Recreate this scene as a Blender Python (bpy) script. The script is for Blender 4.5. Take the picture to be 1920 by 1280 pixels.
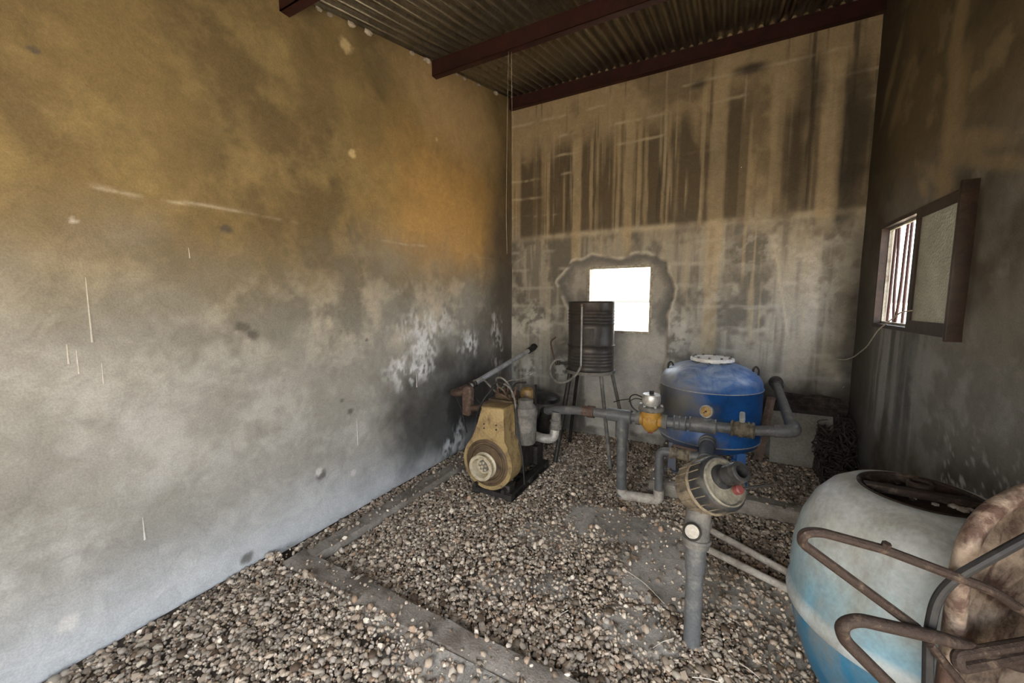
import bpy, bmesh, math, random
import numpy as np
from mathutils import Vector, Matrix

for o in list(bpy.data.objects):
    bpy.data.objects.remove(o)
SC = bpy.context.scene
COL = SC.collection
PI = math.pi

# ------------------------------------------------------------------ camera
F_PX, W_PX, H_PX = 725.0, 1920.0, 1280.0
CAM_H = 1.55
PITCH = math.atan(74.0 / F_PX)
YAW = math.radians(28.15)
cam_d = bpy.data.cameras.new('camera')
cam_d.sensor_fit = 'HORIZONTAL'
cam_d.sensor_width = 36.0
cam_d.lens = 36.0 * F_PX / W_PX
cam_d.clip_start = 0.02
cam = bpy.data.objects.new('camera', cam_d)
COL.objects.link(cam)
cam.location = (0, 0, CAM_H)
cam.rotation_euler = (PI / 2 - PITCH, 0, YAW)
SC.camera = cam

# ------------------------------------------------------------------ daylight
world = bpy.data.worlds.new('sky')
SC.world = world
world.use_nodes = True
wn = world.node_tree
wn.nodes.clear()
w_out = wn.nodes.new('ShaderNodeOutputWorld')
w_bg = wn.nodes.new('ShaderNodeBackground')
w_hs = wn.nodes.new('ShaderNodeHueSaturation')
w_sky = wn.nodes.new('ShaderNodeTexSky')
w_sky.sky_type = 'NISHITA'
w_sky.sun_disc = False
w_sky.sun_elevation = math.radians(55)
w_sky.sun_rotation = math.radians(215)
w_sky.dust_density = 4.0
w_sky.air_density = 1.2
w_hs.inputs['Saturation'].default_value = 0.35
w_bg.inputs['Strength'].default_value = 1.0
wn.links.new(w_sky.outputs[0], w_hs.inputs['Color'])
wn.links.new(w_hs.outputs[0], w_bg.inputs['Color'])
wn.links.new(w_bg.outputs[0], w_out.inputs['Surface'])

sun_d = bpy.data.lights.new('sun', 'SUN')
sun_d.energy = 6.5
sun_d.angle = math.radians(0.6)
sun_d.color = (1.0, 0.95, 0.86)
sun = bpy.data.objects.new('sun', sun_d)
COL.objects.link(sun)
sun.rotation_euler = Vector((0.48, 0.34, -0.81)).to_track_quat('-Z', 'Y').to_euler()

def portal(name, loc, direction, sx, sy):
    """a light portal: emits nothing itself, guides the sky light through an opening"""
    d = bpy.data.lights.new(name, 'AREA')
    d.shape = 'RECTANGLE'
    d.size, d.size_y = sx, sy
    d.cycles.is_portal = True
    o = bpy.data.objects.new(name, d)
    COL.objects.link(o)
    o.location = loc
    o.rotation_euler = Vector(direction).to_track_quat('-Z', 'Z').to_euler()

SC.view_settings.view_transform = 'Standard'
SC.view_settings.look = 'None'
SC.view_settings.gamma = 1.0
SC.view_settings.use_curve_mapping = False
SC.view_settings.exposure = 1.25

# ------------------------------------------------------------------ room numbers
XL, XR, YB, YF = -2.34, 1.056, 4.37, -1.30
DOOR = (-0.95, 0.75, 2.2)             # y0, y1, height, in the right wall beside the viewer
ADDED_GATE = (-1.45, 0.15, 2.05)            # x0, x1, height, unseen opening added behind the viewer to brighten the back
W1 = (-1.36, -0.64, 1.20, 1.95)       # back window  x0 x1 z0 z1
W2 = (2.70, 3.90, 1.385, 2.095)        # right window y0 y1 z0 z1
WT = 0.065                            # the right wall is thin
def zroof(y): return 3.948 + (y - 4.213) * 0.22

portal('portal_door', (XR + WT, (DOOR[0] + DOOR[1]) / 2, DOOR[2] / 2), (-1, 0, 0), DOOR[1] - DOOR[0], DOOR[2])
portal('portal_added_gate', ((ADDED_GATE[0] + ADDED_GATE[1]) / 2, YF - 0.2, ADDED_GATE[2] / 2), (0, 1, 0), ADDED_GATE[1] - ADDED_GATE[0], ADDED_GATE[2])
portal('portal_back', ((W1[0] + W1[1]) / 2, YB + 0.2, (W1[2] + W1[3]) / 2), (0, -1, 0), W1[1] - W1[0], W1[3] - W1[2])
portal('portal_right', (XR + WT, (W2[0] + W2[1]) / 2, (W2[2] + W2[3]) / 2), (-1, 0, 0), W2[1] - W2[0], W2[3] - W2[2])

# ------------------------------------------------------------------ numpy noise
_rng = np.random.default_rng(7)
_tab = _rng.random((256, 256))
def vn(x, y, seed=0):
    x = np.asarray(x, float) + seed * 17.37
    y = np.asarray(y, float) + seed * 9.71
    xi, yi = np.floor(x).astype(int), np.floor(y).astype(int)
    fx, fy = x - xi, y - yi
    fx = fx * fx * (3 - 2 * fx)
    fy = fy * fy * (3 - 2 * fy)
    a = _tab[xi & 255, yi & 255]; b = _tab[(xi + 1) & 255, yi & 255]
    c = _tab[xi & 255, (yi + 1) & 255]; d = _tab[(xi + 1) & 255, (yi + 1) & 255]
    return (a * (1 - fx) + b * fx) * (1 - fy) + (c * (1 - fx) + d * fx) * fy
def fbm(x, y, seed=0, octv=4, gain=0.5):
    s, a, t = 0, 1.0, 0
    for k in range(octv):
        s = s + a * vn(x * 2 ** k, y * 2 ** k, seed + k * 3)
        t += a
        a *= gain
    return s / t
def sst(a, b, x):
    t = np.clip((x - a) / (b - a), 0, 1)
    return t * t * (3 - 2 * t)
def mixc(c, d, m):
    m = np.asarray(m)[..., None]
    return c * (1 - m) + np.asarray(d, float) * m
def blob(u, v, cu, cv, ru, rv, soft=0.5, rough=0.35, seed=0, freq=6.0):
    """irregular stain mask"""
    d = np.sqrt(((u - cu) / ru) ** 2 + ((v - cv) / rv) ** 2)
    d = d + (fbm(u * freq, v * freq, seed) - 0.5) * 2 * rough
    return 1 - sst(1 - soft, 1 + soft, d)

# ------------------------------------------------------------------ materials
MATS = {}
def nodes_of(name):
    m = bpy.data.materials.new(name)
    m.use_nodes = True
    nt = m.node_tree
    b = nt.nodes['Principled BSDF']
    return m, nt, b
def noise_node(nt, scale, detail=4, rough=0.6, vec=None, dist=0.0):
    n = nt.nodes.new('ShaderNodeTexNoise')
    n.inputs['Scale'].default_value = scale
    n.inputs['Detail'].default_value = detail
    n.inputs['Roughness'].default_value = rough
    n.inputs['Distortion'].default_value = dist
    if vec is not None:
        nt.links.new(vec, n.inputs['Vector'])
    return n
def ramp(nt, fac, stops):
    r = nt.nodes.new('ShaderNodeValToRGB')
    el = r.color_ramp.elements
    while len(el) < len(stops):
        el.new(0.5)
    for e, (p, c) in zip(el, stops):
        e.position = p
        e.color = tuple(c) + (1,) if len(c) == 3 else c
    nt.links.new(fac, r.inputs['Fac'])
    return r
def bump(nt, b, height, strength, dist=0.01):
    n = nt.nodes.new('ShaderNodeBump')
    n.inputs['Strength'].default_value = strength
    n.inputs['Distance'].default_value = dist
    nt.links.new(height, n.inputs['Height'])
    nt.links.new(n.outputs[0], b.inputs['Normal'])
def mixrgb(nt, a, b_, fac, mode='MIX'):
    m = nt.nodes.new('ShaderNodeMix')
    m.data_type = 'RGBA'
    m.blend_type = mode
    for sock, val in ((m.inputs[6], a), (m.inputs[7], b_)):
        if isinstance(val, (tuple, list)):
            sock.default_value = tuple(val) + (1,)
        else:
            nt.links.new(val, sock)
    if isinstance(fac, float):
        m.inputs[0].default_value = fac
    else:
        nt.links.new(fac, m.inputs[0])
    return m.outputs[2]

def mat(name, base, dirt=None, rough=0.6, metal=0.0, scale=12.0, amount=(0.42, 0.62), bmp=0.15, bscale=60.0, spec=0.4):
    """painted / worn surface: base colour with dirt or rust patches and fine relief"""
    m, nt, b = nodes_of(name)
    tc = nt.nodes.new('ShaderNodeTexCoord')
    dirt = dirt or tuple(c * 0.55 for c in base)
    n1 = noise_node(nt, scale, 5, 0.65, tc.outputs['Object'], 0.3)
    r1 = ramp(nt, n1.outputs['Fac'], [(amount[0], (0, 0, 0)), (amount[1], (1, 1, 1))])
    col = mixrgb(nt, base, dirt, r1.outputs[0])
    n2 = noise_node(nt, bscale, 4, 0.6, tc.outputs['Object'])
    r2 = ramp(nt, n2.outputs['Fac'], [(0.25, (0.72, 0.72, 0.72)), (0.75, (1.2, 1.2, 1.2))])
    col = mixrgb(nt, col, r2.outputs[0], 1.0, 'MULTIPLY')
    nt.links.new(col, b.inputs['Base Color'])
    b.inputs['Roughness'].default_value = rough
    b.inputs['Metallic'].default_value = metal
    b.inputs['Specular IOR Level'].default_value = spec
    if bmp:
        bump(nt, b, n2.outputs['Fac'], bmp, 0.01)
    MATS[name] = m
    return m

def mat_attr(name, rough=0.8, fine=90.0, bmp=0.3, lo=0.8, hi=1.2, spec=0.3, mid=16.0):
    m, nt, b = nodes_of(name)
    at = nt.nodes.new('ShaderNodeAttribute')
    at.attribute_name = 'Col'
    tc = nt.nodes.new('ShaderNodeTexCoord')
    n = noise_node(nt, fine, 5, 0.7, tc.outputs['Object'])
    r = ramp(nt, n.outputs['Fac'], [(0.28, (lo,) * 3), (0.72, (hi,) * 3)])
    col = mixrgb(nt, at.outputs['Color'], r.outputs[0], 1.0, 'MULTIPLY')
    n2 = noise_node(nt, mid, 10, 0.72, tc.outputs['Object'], 1.5)
    r2 = ramp(nt, n2.outputs['Fac'], [(0.3, (lo + 0.04,) * 3), (0.7, (hi - 0.03,) * 3)])
    col = mixrgb(nt, col, r2.outputs[0], 1.0, 'MULTIPLY')
    nt.links.new(col, b.inputs['Base Color'])
    b.inputs['Roughness'].default_value = rough
    b.inputs['Specular IOR Level'].default_value = spec
    add = nt.nodes.new('ShaderNodeMath'); add.operation = 'ADD'
    nt.links.new(n.outputs['Fac'], add.inputs[0]); nt.links.new(n2.outputs['Fac'], add.inputs[1])
    bump(nt, b, add.outputs[0], bmp, 0.006)
    MATS[name] = m
    return m

mat_attr('plaster', 0.7, 120, 0.4, 0.80, 1.16, 0.3, 9.0)
mat_attr('stones', 0.55, 140, 0.3, 0.68, 1.25)
mat_attr('soil', 0.95, 160, 0.7, 0.6, 1.35)
mat('concrete', (0.30, 0.27, 0.23), (0.17, 0.14, 0.11), 0.9, 0, 7, (0.4, 0.65), 0.5, 90)
mat('roof_iron', (0.27, 0.25, 0.20), (0.15, 0.125, 0.09), 0.30, 0.9, 5, (0.5, 0.75), 0.05, 40)
mat('red_oxide', (0.042, 0.011, 0.010), (0.018, 0.007, 0.006), 0.55, 0, 10, (0.4, 0.7), 0.1)
mat('rust', (0.034, 0.021, 0.015), (0.15, 0.11, 0.075), 0.7, 0.2, 22, (0.56, 0.76), 0.5, 80)
mat('rust_sheet', (0.33, 0.26, 0.20), (0.075, 0.042, 0.03), 0.7, 0.15, 9, (0.42, 0.58), 0.6, 45)
mat('dark_iron', (0.035, 0.031, 0.028), (0.09, 0.075, 0.06), 0.55, 0.4, 20, (0.5, 0.75), 0.25)
mat('engine_yellow', (0.345, 0.245, 0.11), (0.12, 0.075, 0.04), 0.55, 0.05, 7, (0.48, 0.68), 0.15)
mat('engine_brown', (0.13, 0.085, 0.045), (0.05, 0.035, 0.025), 0.6, 0.2, 12, (0.45, 0.7), 0.2)
mat('cream_metal', (0.52, 0.45, 0.32), (0.28, 0.20, 0.12), 0.5, 0.2, 22, (0.5, 0.75), 0.1)
mat('dusty_grey', (0.13, 0.125, 0.115), (0.26, 0.235, 0.20), 0.7, 0.1, 14, (0.45, 0.75), 0.2)
mat('pipe_grey', (0.105, 0.108, 0.110), (0.24, 0.225, 0.20), 0.45, 0, 11, (0.5, 0.8), 0.08, 90)
mat('pipe_light', (0.40, 0.41, 0.41), (0.20, 0.19, 0.18), 0.6, 0, 10, (0.4, 0.75), 0.15)
mat('pvc_dusty', (0.46, 0.42, 0.36), (0.24, 0.20, 0.16), 0.7, 0, 14, (0.45, 0.75), 0.15)
mat('cast_yellow', (0.40, 0.215, 0.04), (0.22, 0.11, 0.03), 0.5, 0, 24, (0.5, 0.75), 0.3, 60)
mat('alloy', (0.62, 0.60, 0.56), (0.30, 0.27, 0.22), 0.4, 0.5, 18, (0.45, 0.75), 0.1)
mat('gauge_face', (0.40, 0.26, 0.10), (0.28, 0.16, 0.05), 0.5, 0, 40)
mat('black_plastic', (0.028, 0.028, 0.028), (0.10, 0.088, 0.07), 0.45, 0, 16, (0.5, 0.75), 0.1)
mat('dusty_plastic', (0.23, 0.185, 0.125), (0.08, 0.065, 0.05), 0.65, 0, 16, (0.42, 0.62), 0.25)
mat('red_plastic', (0.25, 0.045, 0.04), (0.16, 0.05, 0.045), 0.5, 0, 30)
mat('drum_paint', (0.042, 0.038, 0.036), (0.085, 0.07, 0.06), 0.42, 0.1, 8, (0.45, 0.75), 0.06)
mat('drum_label', (0.11, 0.10, 0.095), (0.07, 0.065, 0.06), 0.5, 0, 14)
mat('white_paint', (0.80, 0.79, 0.76), (0.50, 0.47, 0.42), 0.5, 0, 14, (0.5, 0.8), 0.08)
mat('board', (0.235, 0.22, 0.195), (0.15, 0.13, 0.10), 0.85, 0, 4, (0.4, 0.7), 0.15)
mat('timber', (0.26, 0.18, 0.14), (0.14, 0.10, 0.08), 0.8, 0, 9)
mat('strand', (0.025, 0.02, 0.017), (0.07, 0.05, 0.04), 0.8, 0, 20)
mat('window_paint', (0.045, 0.028, 0.021), (0.022, 0.015, 0.012), 0.5, 0.1, 15)
mat('pale_steel', (0.48, 0.46, 0.40), (0.28, 0.25, 0.20), 0.5, 0.2, 20)
mat('wire', (0.55, 0.50, 0.42), (0.40, 0.36, 0.30), 0.5, 0, 20, bmp=0)
mat('rubber', (0.014, 0.013, 0.013), (0.035, 0.03, 0.028), 0.6, 0, 20, (0.5, 0.8), 0.05)
mat('hose_grey', (0.22, 0.21, 0.19), (0.12, 0.11, 0.10), 0.5, 0, 20)
mat('muffler_rust', (0.10, 0.062, 0.046), (0.22, 0.16, 0.125), 0.7, 0.2, 18, (0.5, 0.75), 0.3)
mat('lime', (0.62, 0.60, 0.56), (0.45, 0.43, 0.40), 0.8, 0, 30)
mat('amber', (0.24, 0.15, 0.055), (0.08, 0.05, 0.025), 0.5, 0, 20, (0.45, 0.7))
mat('cover_dust', (0.27, 0.245, 0.185), (0.10, 0.09, 0.07), 0.65, 0, 14, (0.42, 0.66))
mat('sand', (0.62, 0.52, 0.38), (0.50, 0.40, 0.28), 0.95, 0, 2)

def mat_frosted():
    m, nt, b = nodes_of('frosted_glass')
    tc = nt.nodes.new('ShaderNodeTexCoord')
    v = nt.nodes.new('ShaderNodeTexVoronoi')
    v.inputs['Scale'].default_value = 70
    nt.links.new(tc.outputs['Object'], v.inputs['Vector'])
    n = noise_node(nt, 5, 3, 0.6, tc.outputs['Object'])
    r = ramp(nt, n.outputs['Fac'], [(0.3, (0.30, 0.30, 0.24)), (0.7, (0.48, 0.48, 0.40))])
    nt.links.new(r.outputs[0], b.inputs['Base Color'])
    b.inputs['Roughness'].default_value = 0.45
    b.inputs['Transmission Weight'].default_value = 0.22
    bump(nt, b, v.outputs['Distance'], 0.8, 0.01)
    MATS['frosted_glass'] = m
mat_frosted()

def mat_tank():
    m, nt, b = nodes_of('tank_blue')
    tc = nt.nodes.new('ShaderNodeTexCoord')
    sep = nt.nodes.new('ShaderNodeSeparateXYZ')
    nt.links.new(tc.outputs['Object'], sep.inputs[0])
    n = noise_node(nt, 3.2, 6, 0.68, tc.outputs['Object'], 0.6)
    # grey dust film, thickest on the side towards the engine
    ma = nt.nodes.new('ShaderNodeMath'); ma.operation = 'MULTIPLY_ADD'
    nt.links.new(sep.outputs['X'], ma.inputs[0]); ma.inputs[1].default_value = -0.75
    nt.links.new(n.outputs['Fac'], ma.inputs[2])
    r = ramp(nt, ma.outputs[0], [(0.45, (0, 0, 0)), (0.78, (1, 1, 1))])
    blue = ramp(nt, noise_node(nt, 7, 5, 0.7, tc.outputs['Object']).outputs['Fac'],
                [(0.3, (0.012, 0.06, 0.20)), (0.6, (0.02, 0.12, 0.38)), (0.8, (0.06, 0.20, 0.48))])
    col = mixrgb(nt, blue.outputs[0], (0.20, 0.19, 0.17), r.outputs[0])
    # settled pale dust on the dome, lightened to stand in for light from above
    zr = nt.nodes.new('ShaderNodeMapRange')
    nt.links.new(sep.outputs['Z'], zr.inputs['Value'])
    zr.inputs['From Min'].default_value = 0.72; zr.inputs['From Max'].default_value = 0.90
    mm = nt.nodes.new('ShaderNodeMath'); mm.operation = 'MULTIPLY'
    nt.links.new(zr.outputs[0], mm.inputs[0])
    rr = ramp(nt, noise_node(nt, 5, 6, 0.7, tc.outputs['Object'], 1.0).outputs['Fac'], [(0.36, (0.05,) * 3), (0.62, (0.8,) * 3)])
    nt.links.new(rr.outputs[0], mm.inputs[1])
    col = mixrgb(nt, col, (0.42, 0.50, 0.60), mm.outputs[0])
    nt.links.new(col, b.inputs['Base Color'])
    b.inputs['Roughness'].default_value = 0.42
    MATS['tank_blue'] = m
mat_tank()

def mat_barrel():
    m, nt, b = nodes_of('barrel_plastic')
    tc = nt.nodes.new('ShaderNodeTexCoord')
    sep = nt.nodes.new('ShaderNodeSeparateXYZ')
    nt.links.new(tc.outputs['Object'], sep.inputs[0])
    n = noise_node(nt, 4.0, 5, 0.62, tc.outputs['Object'], 0.5)
    ad = nt.nodes.new('ShaderNodeMath'); ad.operation = 'MULTIPLY_ADD'
    nt.links.new(n.outputs['Fac'], ad.inputs[0]); ad.inputs[1].default_value = 0.36
    nt.links.new(sep.outputs['Z'], ad.inputs[2])
    up = ramp(nt, ad.outputs[0], [(0.55, (0.10, 0.26, 0.36)), (0.70, (0.22, 0.36, 0.42)), (0.82, (0.36, 0.43, 0.44)), (0.95, (0.42, 0.44, 0.42)), (1.0, (0.44, 0.47, 0.47))])
    lo = ramp(nt, sep.outputs['Z'], [(0.0, (0.015, 0.10, 0.19)), (0.362, (0.022, 0.15, 0.26)), (0.372, (0.42, 0.46, 0.46)), (0.45, (0.40, 0.45, 0.45))])
    sel = ramp(nt, sep.outputs['Z'], [(0.424, (0, 0, 0)), (0.448, (1, 1, 1))])
    class _R: outputs = [mixrgb(nt, lo.outputs[0], up.outputs[0], sel.outputs[0])]
    r = _R
    n2 = noise_node(nt, 60, 4, 0.6, tc.outputs['Object'])
    r2 = ramp(nt, n2.outputs['Fac'], [(0.3, (0.85,) * 3), (0.7, (1.1,) * 3)])
    # brown-grey grime in soft patches and runs
    mp = nt.nodes.new('ShaderNodeMapping')
    mp.inputs['Scale'].default_value = (1.0, 1.0, 0.45)
    nt.links.new(tc.outputs['Object'], mp.inputs['Vector'])
    n3 = noise_node(nt, 5.5, 7, 0.68, mp.outputs[0], 0.8)
    r3 = ramp(nt, n3.outputs['Fac'], [(0.42, (0.0,) * 3), (0.68, (0.75,) * 3)])
    col = mixrgb(nt, r.outputs[0], (0.20, 0.185, 0.145), r3.outputs[0])
    col = mixrgb(nt, col, r2.outputs[0], 1.0, 'MULTIPLY')
    nt.links.new(col, b.inputs['Base Color'])
    b.inputs['Roughness'].default_value = 0.5
    b.inputs['Subsurface Weight'].default_value = 0.08
    MATS['barrel_plastic'] = m
mat_barrel()

# ------------------------------------------------------------------ mesh helpers
def frame_of(d):
    d = Vector(d).normalized()
    a = Vector((0, 0, 1)) if abs(d.z) < 0.9 else Vector((1, 0, 0))
    u = d.cross(a).normalized()
    v = d.cross(u).normalized()
    return u, v, d

class MB:
    def __init__(s): s.bm = bmesh.new()
    def box(s, c, size, rot=None, bevel=0.0):
        r = bmesh.ops.create_cube(s.bm, size=1.0)
        vs = r['verts']
        M = Matrix.Translation(Vector(c)) @ (rot.to_4x4() if rot else Matrix.Identity(4)) @ Matrix.Diagonal((size[0], size[1], size[2], 1))
        bmesh.ops.transform(s.bm, matrix=M, verts=vs)
        if bevel:
            es = list({e for v in vs for e in v.link_edges})
            bmesh.ops.bevel(s.bm, geom=es, offset=bevel, segments=2, affect='EDGES', profile=0.5)
        return s
    def bb(s, x0, x1, y0, y1, z0, z1, bevel=0.0):
        return s.box(((x0 + x1) / 2, (y0 + y1) / 2, (z0 + z1) / 2), (x1 - x0, y1 - y0, z1 - z0), None, bevel)
    def lathe(s, prof, origin, axis=(0, 0, 1), seg=32, cap=True):
        """prof: list of (r, h) along axis"""
        u, v, d = frame_of(axis)
        o = Vector(origin)
        rings = []
        for r, h in prof:
            if r < 1e-5:
                rings.append([s.bm.verts.new(o + d * h)])
            else:
                rings.append([s.bm.verts.new(o + d * h + (u * math.cos(2 * PI * k / seg) + v * math.sin(2 * PI * k / seg)) * r) for k in range(seg)])
        for a, b in zip(rings[:-1], rings[1:]):
            for k in range(seg):
                k2 = (k + 1) % seg
                if len(a) == 1 and len(b) == 1: continue
                if len(a) == 1: s.bm.faces.new((a[0], b[k2], b[k]))
                elif len(b) == 1: s.bm.faces.new((a[k], a[k2], b[0]))
                else: s.bm.faces.new((a[k], a[k2], b[k2], b[k]))
        if cap:
            for rg in (rings[0], rings[-1]):
                if len(rg) > 2:
                    try: s.bm.faces.new(rg)
                    except ValueError: pass
        return s
    def cyl(s, p0, p1, r, r1=None, seg=20):
        p0, p1 = Vector(p0), Vector(p1)
        return s.lathe([(r, 0), (r if r1 is None else r1, (p1 - p0).length)], p0, p1 - p0, seg)
    def tube(s, pts, r, fil=0.0, seg=10, n=5, cap=True, radii=None):
        P = [Vector(p) for p in pts]
        if fil:
            Q = [P[0]]
            for a, b, c in zip(P[:-2], P[1:-1], P[2:]):
                f = min(fil, (a - b).length * 0.49, (c - b).length * 0.49)
                s0 = b + (a - b).normalized() * f
                s1 = b + (c - b).normalized() * f
                for k in range(n + 1):
                    t = k / n
                    Q.append(s0 * (1 - t) ** 2 + b * 2 * t * (1 - t) + s1 * t * t)
            Q.append(P[-1])
            P = Q
        u = None
        rings = []
        for i, p in enumerate(P):
            t = (P[min(i + 1, len(P) - 1)] - P[max(i - 1, 0)]).normalized()
            if u is None:
                u, v, _ = frame_of(t)
            else:
                u = (u - t * u.dot(t)).normalized()
            v = t.cross(u)
            rr = r if radii is None else radii[min(i, len(radii) - 1)]
            rings.append([s.bm.verts.new(p + (u * math.cos(2 * PI * k / seg) + v * math.sin(2 * PI * k / seg)) * rr) for k in range(seg)])
        for a, b in zip(rings[:-1], rings[1:]):
            for k in range(seg):
                s.bm.faces.new((a[k], a[(k + 1) % seg], b[(k + 1) % seg], b[k]))
        if cap:
            s.bm.faces.new(rings[0]); s.bm.faces.new(rings[-1])
        return s
    def torus(s, c, axis, R, r, seg=32, sg=8):
        u, v, d = frame_of(axis)
        c = Vector(c)
        rings = []
        for i in range(seg):
            a = 2 * PI * i / seg
            rd = u * math.cos(a) + v * math.sin(a)
            rings.append([s.bm.verts.new(c + rd * (R + r * math.cos(2 * PI * k / sg)) + d * r * math.sin(2 * PI * k / sg)) for k in range(sg)])
        for i in range(seg):
            a, b = rings[i], rings[(i + 1) % seg]
            for k in range(sg):
                s.bm.faces.new((a[k], a[(k + 1) % sg], b[(k + 1) % sg], b[k]))
        return s
    def prism(s, poly, a0, a1, axis=1, bevel=0.0):
        """polygon in the two other axes, extruded along axis from a0 to a1"""
        def mk(p, a):
            c = list(p); c.insert(axis, a); return Vector(c)
        A = [s.bm.verts.new(mk(p, a0)) for p in poly]
        B = [s.bm.verts.new(mk(p, a1)) for p in poly]
        f0 = s.bm.faces.new(A); f1 = s.bm.faces.new(list(reversed(B)))
        for k in range(len(poly)):
            k2 = (k + 1) % len(poly)
            s.bm.faces.new((A[k2], A[k], B[k], B[k2]))
        if bevel:
            es = list(f0.edges) + list(f1.edges)
            bmesh.ops.bevel(s.bm, geom=es, offset=bevel, segments=3, affect='EDGES', profile=0.5)
        return s
    def ball(s, c, r, sub=2, scale=(1, 1, 1)):
        rr = bmesh.ops.create_icosphere(s.bm, subdivisions=sub, radius=r)
        bmesh.ops.transform(s.bm, matrix=Matrix.Translation(Vector(c)) @ Matrix.Diagonal((*scale, 1)), verts=rr['verts'])
        return s

def finish(me, name, m, parent, angle=35.0):
    me.materials.append(MATS[m])
    me.shade_smooth()
    me.set_sharp_from_angle(angle=math.radians(angle))
    o = bpy.data.objects.new(name, me)
    COL.objects.link(o)
    if parent is not None:
        o.parent = parent
    return o
def origin_of(parent):
    p, off = parent, Vector((0, 0, 0))
    while p is not None:
        off += p.location
        p = p.parent
    return off
def obj(name, mb, m, parent=None, label=None, angle=35.0):
    """one mesh object; geometry is given in room coordinates"""
    bm = mb.bm
    bmesh.ops.recalc_face_normals(bm, faces=bm.faces[:])
    loc = Vector((0, 0, 0))
    if parent is None:
        xs = [v.co for v in bm.verts]
        loc = Vector(((min(c.x for c in xs) + max(c.x for c in xs)) / 2, (min(c.y for c in xs) + max(c.y for c in xs)) / 2, min(c.z for c in xs)))
        bmesh.ops.translate(bm, vec=-loc, verts=bm.verts[:])
    else:
        bmesh.ops.translate(bm, vec=-origin_of(parent), verts=bm.verts[:])
    me = bpy.data.meshes.new(name)
    bm.to_mesh(me); bm.free()
    o = finish(me, name, m, parent, angle)
    o.location = loc
    if label: o['label'] = label
    return o
def tag(o, label, cat, group=None):
    o['label'] = label; o['category'] = cat
    if group: o['group'] = group
    return o
def thing(name, loc, label, cat, group=None):
    o = bpy.data.objects.new(name, None)
    COL.objects.link(o)
    o.location = loc
    o.empty_display_size = 0.1
    return tag(o, label, cat, group)
def structure(o):
    o['kind'] = 'structure'
    return o
def struct_empty(name):
    o = bpy.data.objects.new(name, None)
    COL.objects.link(o)
    return structure(o)

def set_colors(me, cols):
    a = me.color_attributes.new('Col', 'FLOAT_COLOR', 'POINT')
    buf = np.ones((len(me.vertices), 4), np.float32)
    buf[:, :3] = cols
    a.data.foreach_set('color', buf.ravel())

# ------------------------------------------------------------------ photo plane points (camera maths, for marks on walls and ground)
_cy, _sy, _cp, _sp = math.cos(YAW), math.sin(YAW), math.cos(PITCH), math.sin(PITCH)
def on(px, py, axis, val):
    a, b = (px - W_PX / 2) / F_PX, -(py - H_PX / 2) / F_PX
    fh = (-_sy, _cy)
    d = [_cy * a + fh[0] * (_cp + b * _sp), _sy * a + fh[1] * (_cp + b * _sp), b * _cp - _sp]
    c = (0, 0, CAM_H)
    t = (val - c[axis]) / d[axis]
    return (c[0] + t * d[0], c[1] + t * d[1], c[2] + t * d[2])
def onL(x, y): p = on(x, y, 0, XL); return p[1], p[2]
def onB(x, y): p = on(x, y, 1, YB); return p[0], p[2]
def onR(x, y): p = on(x, y, 0, XR); return p[1], p[2]

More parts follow.
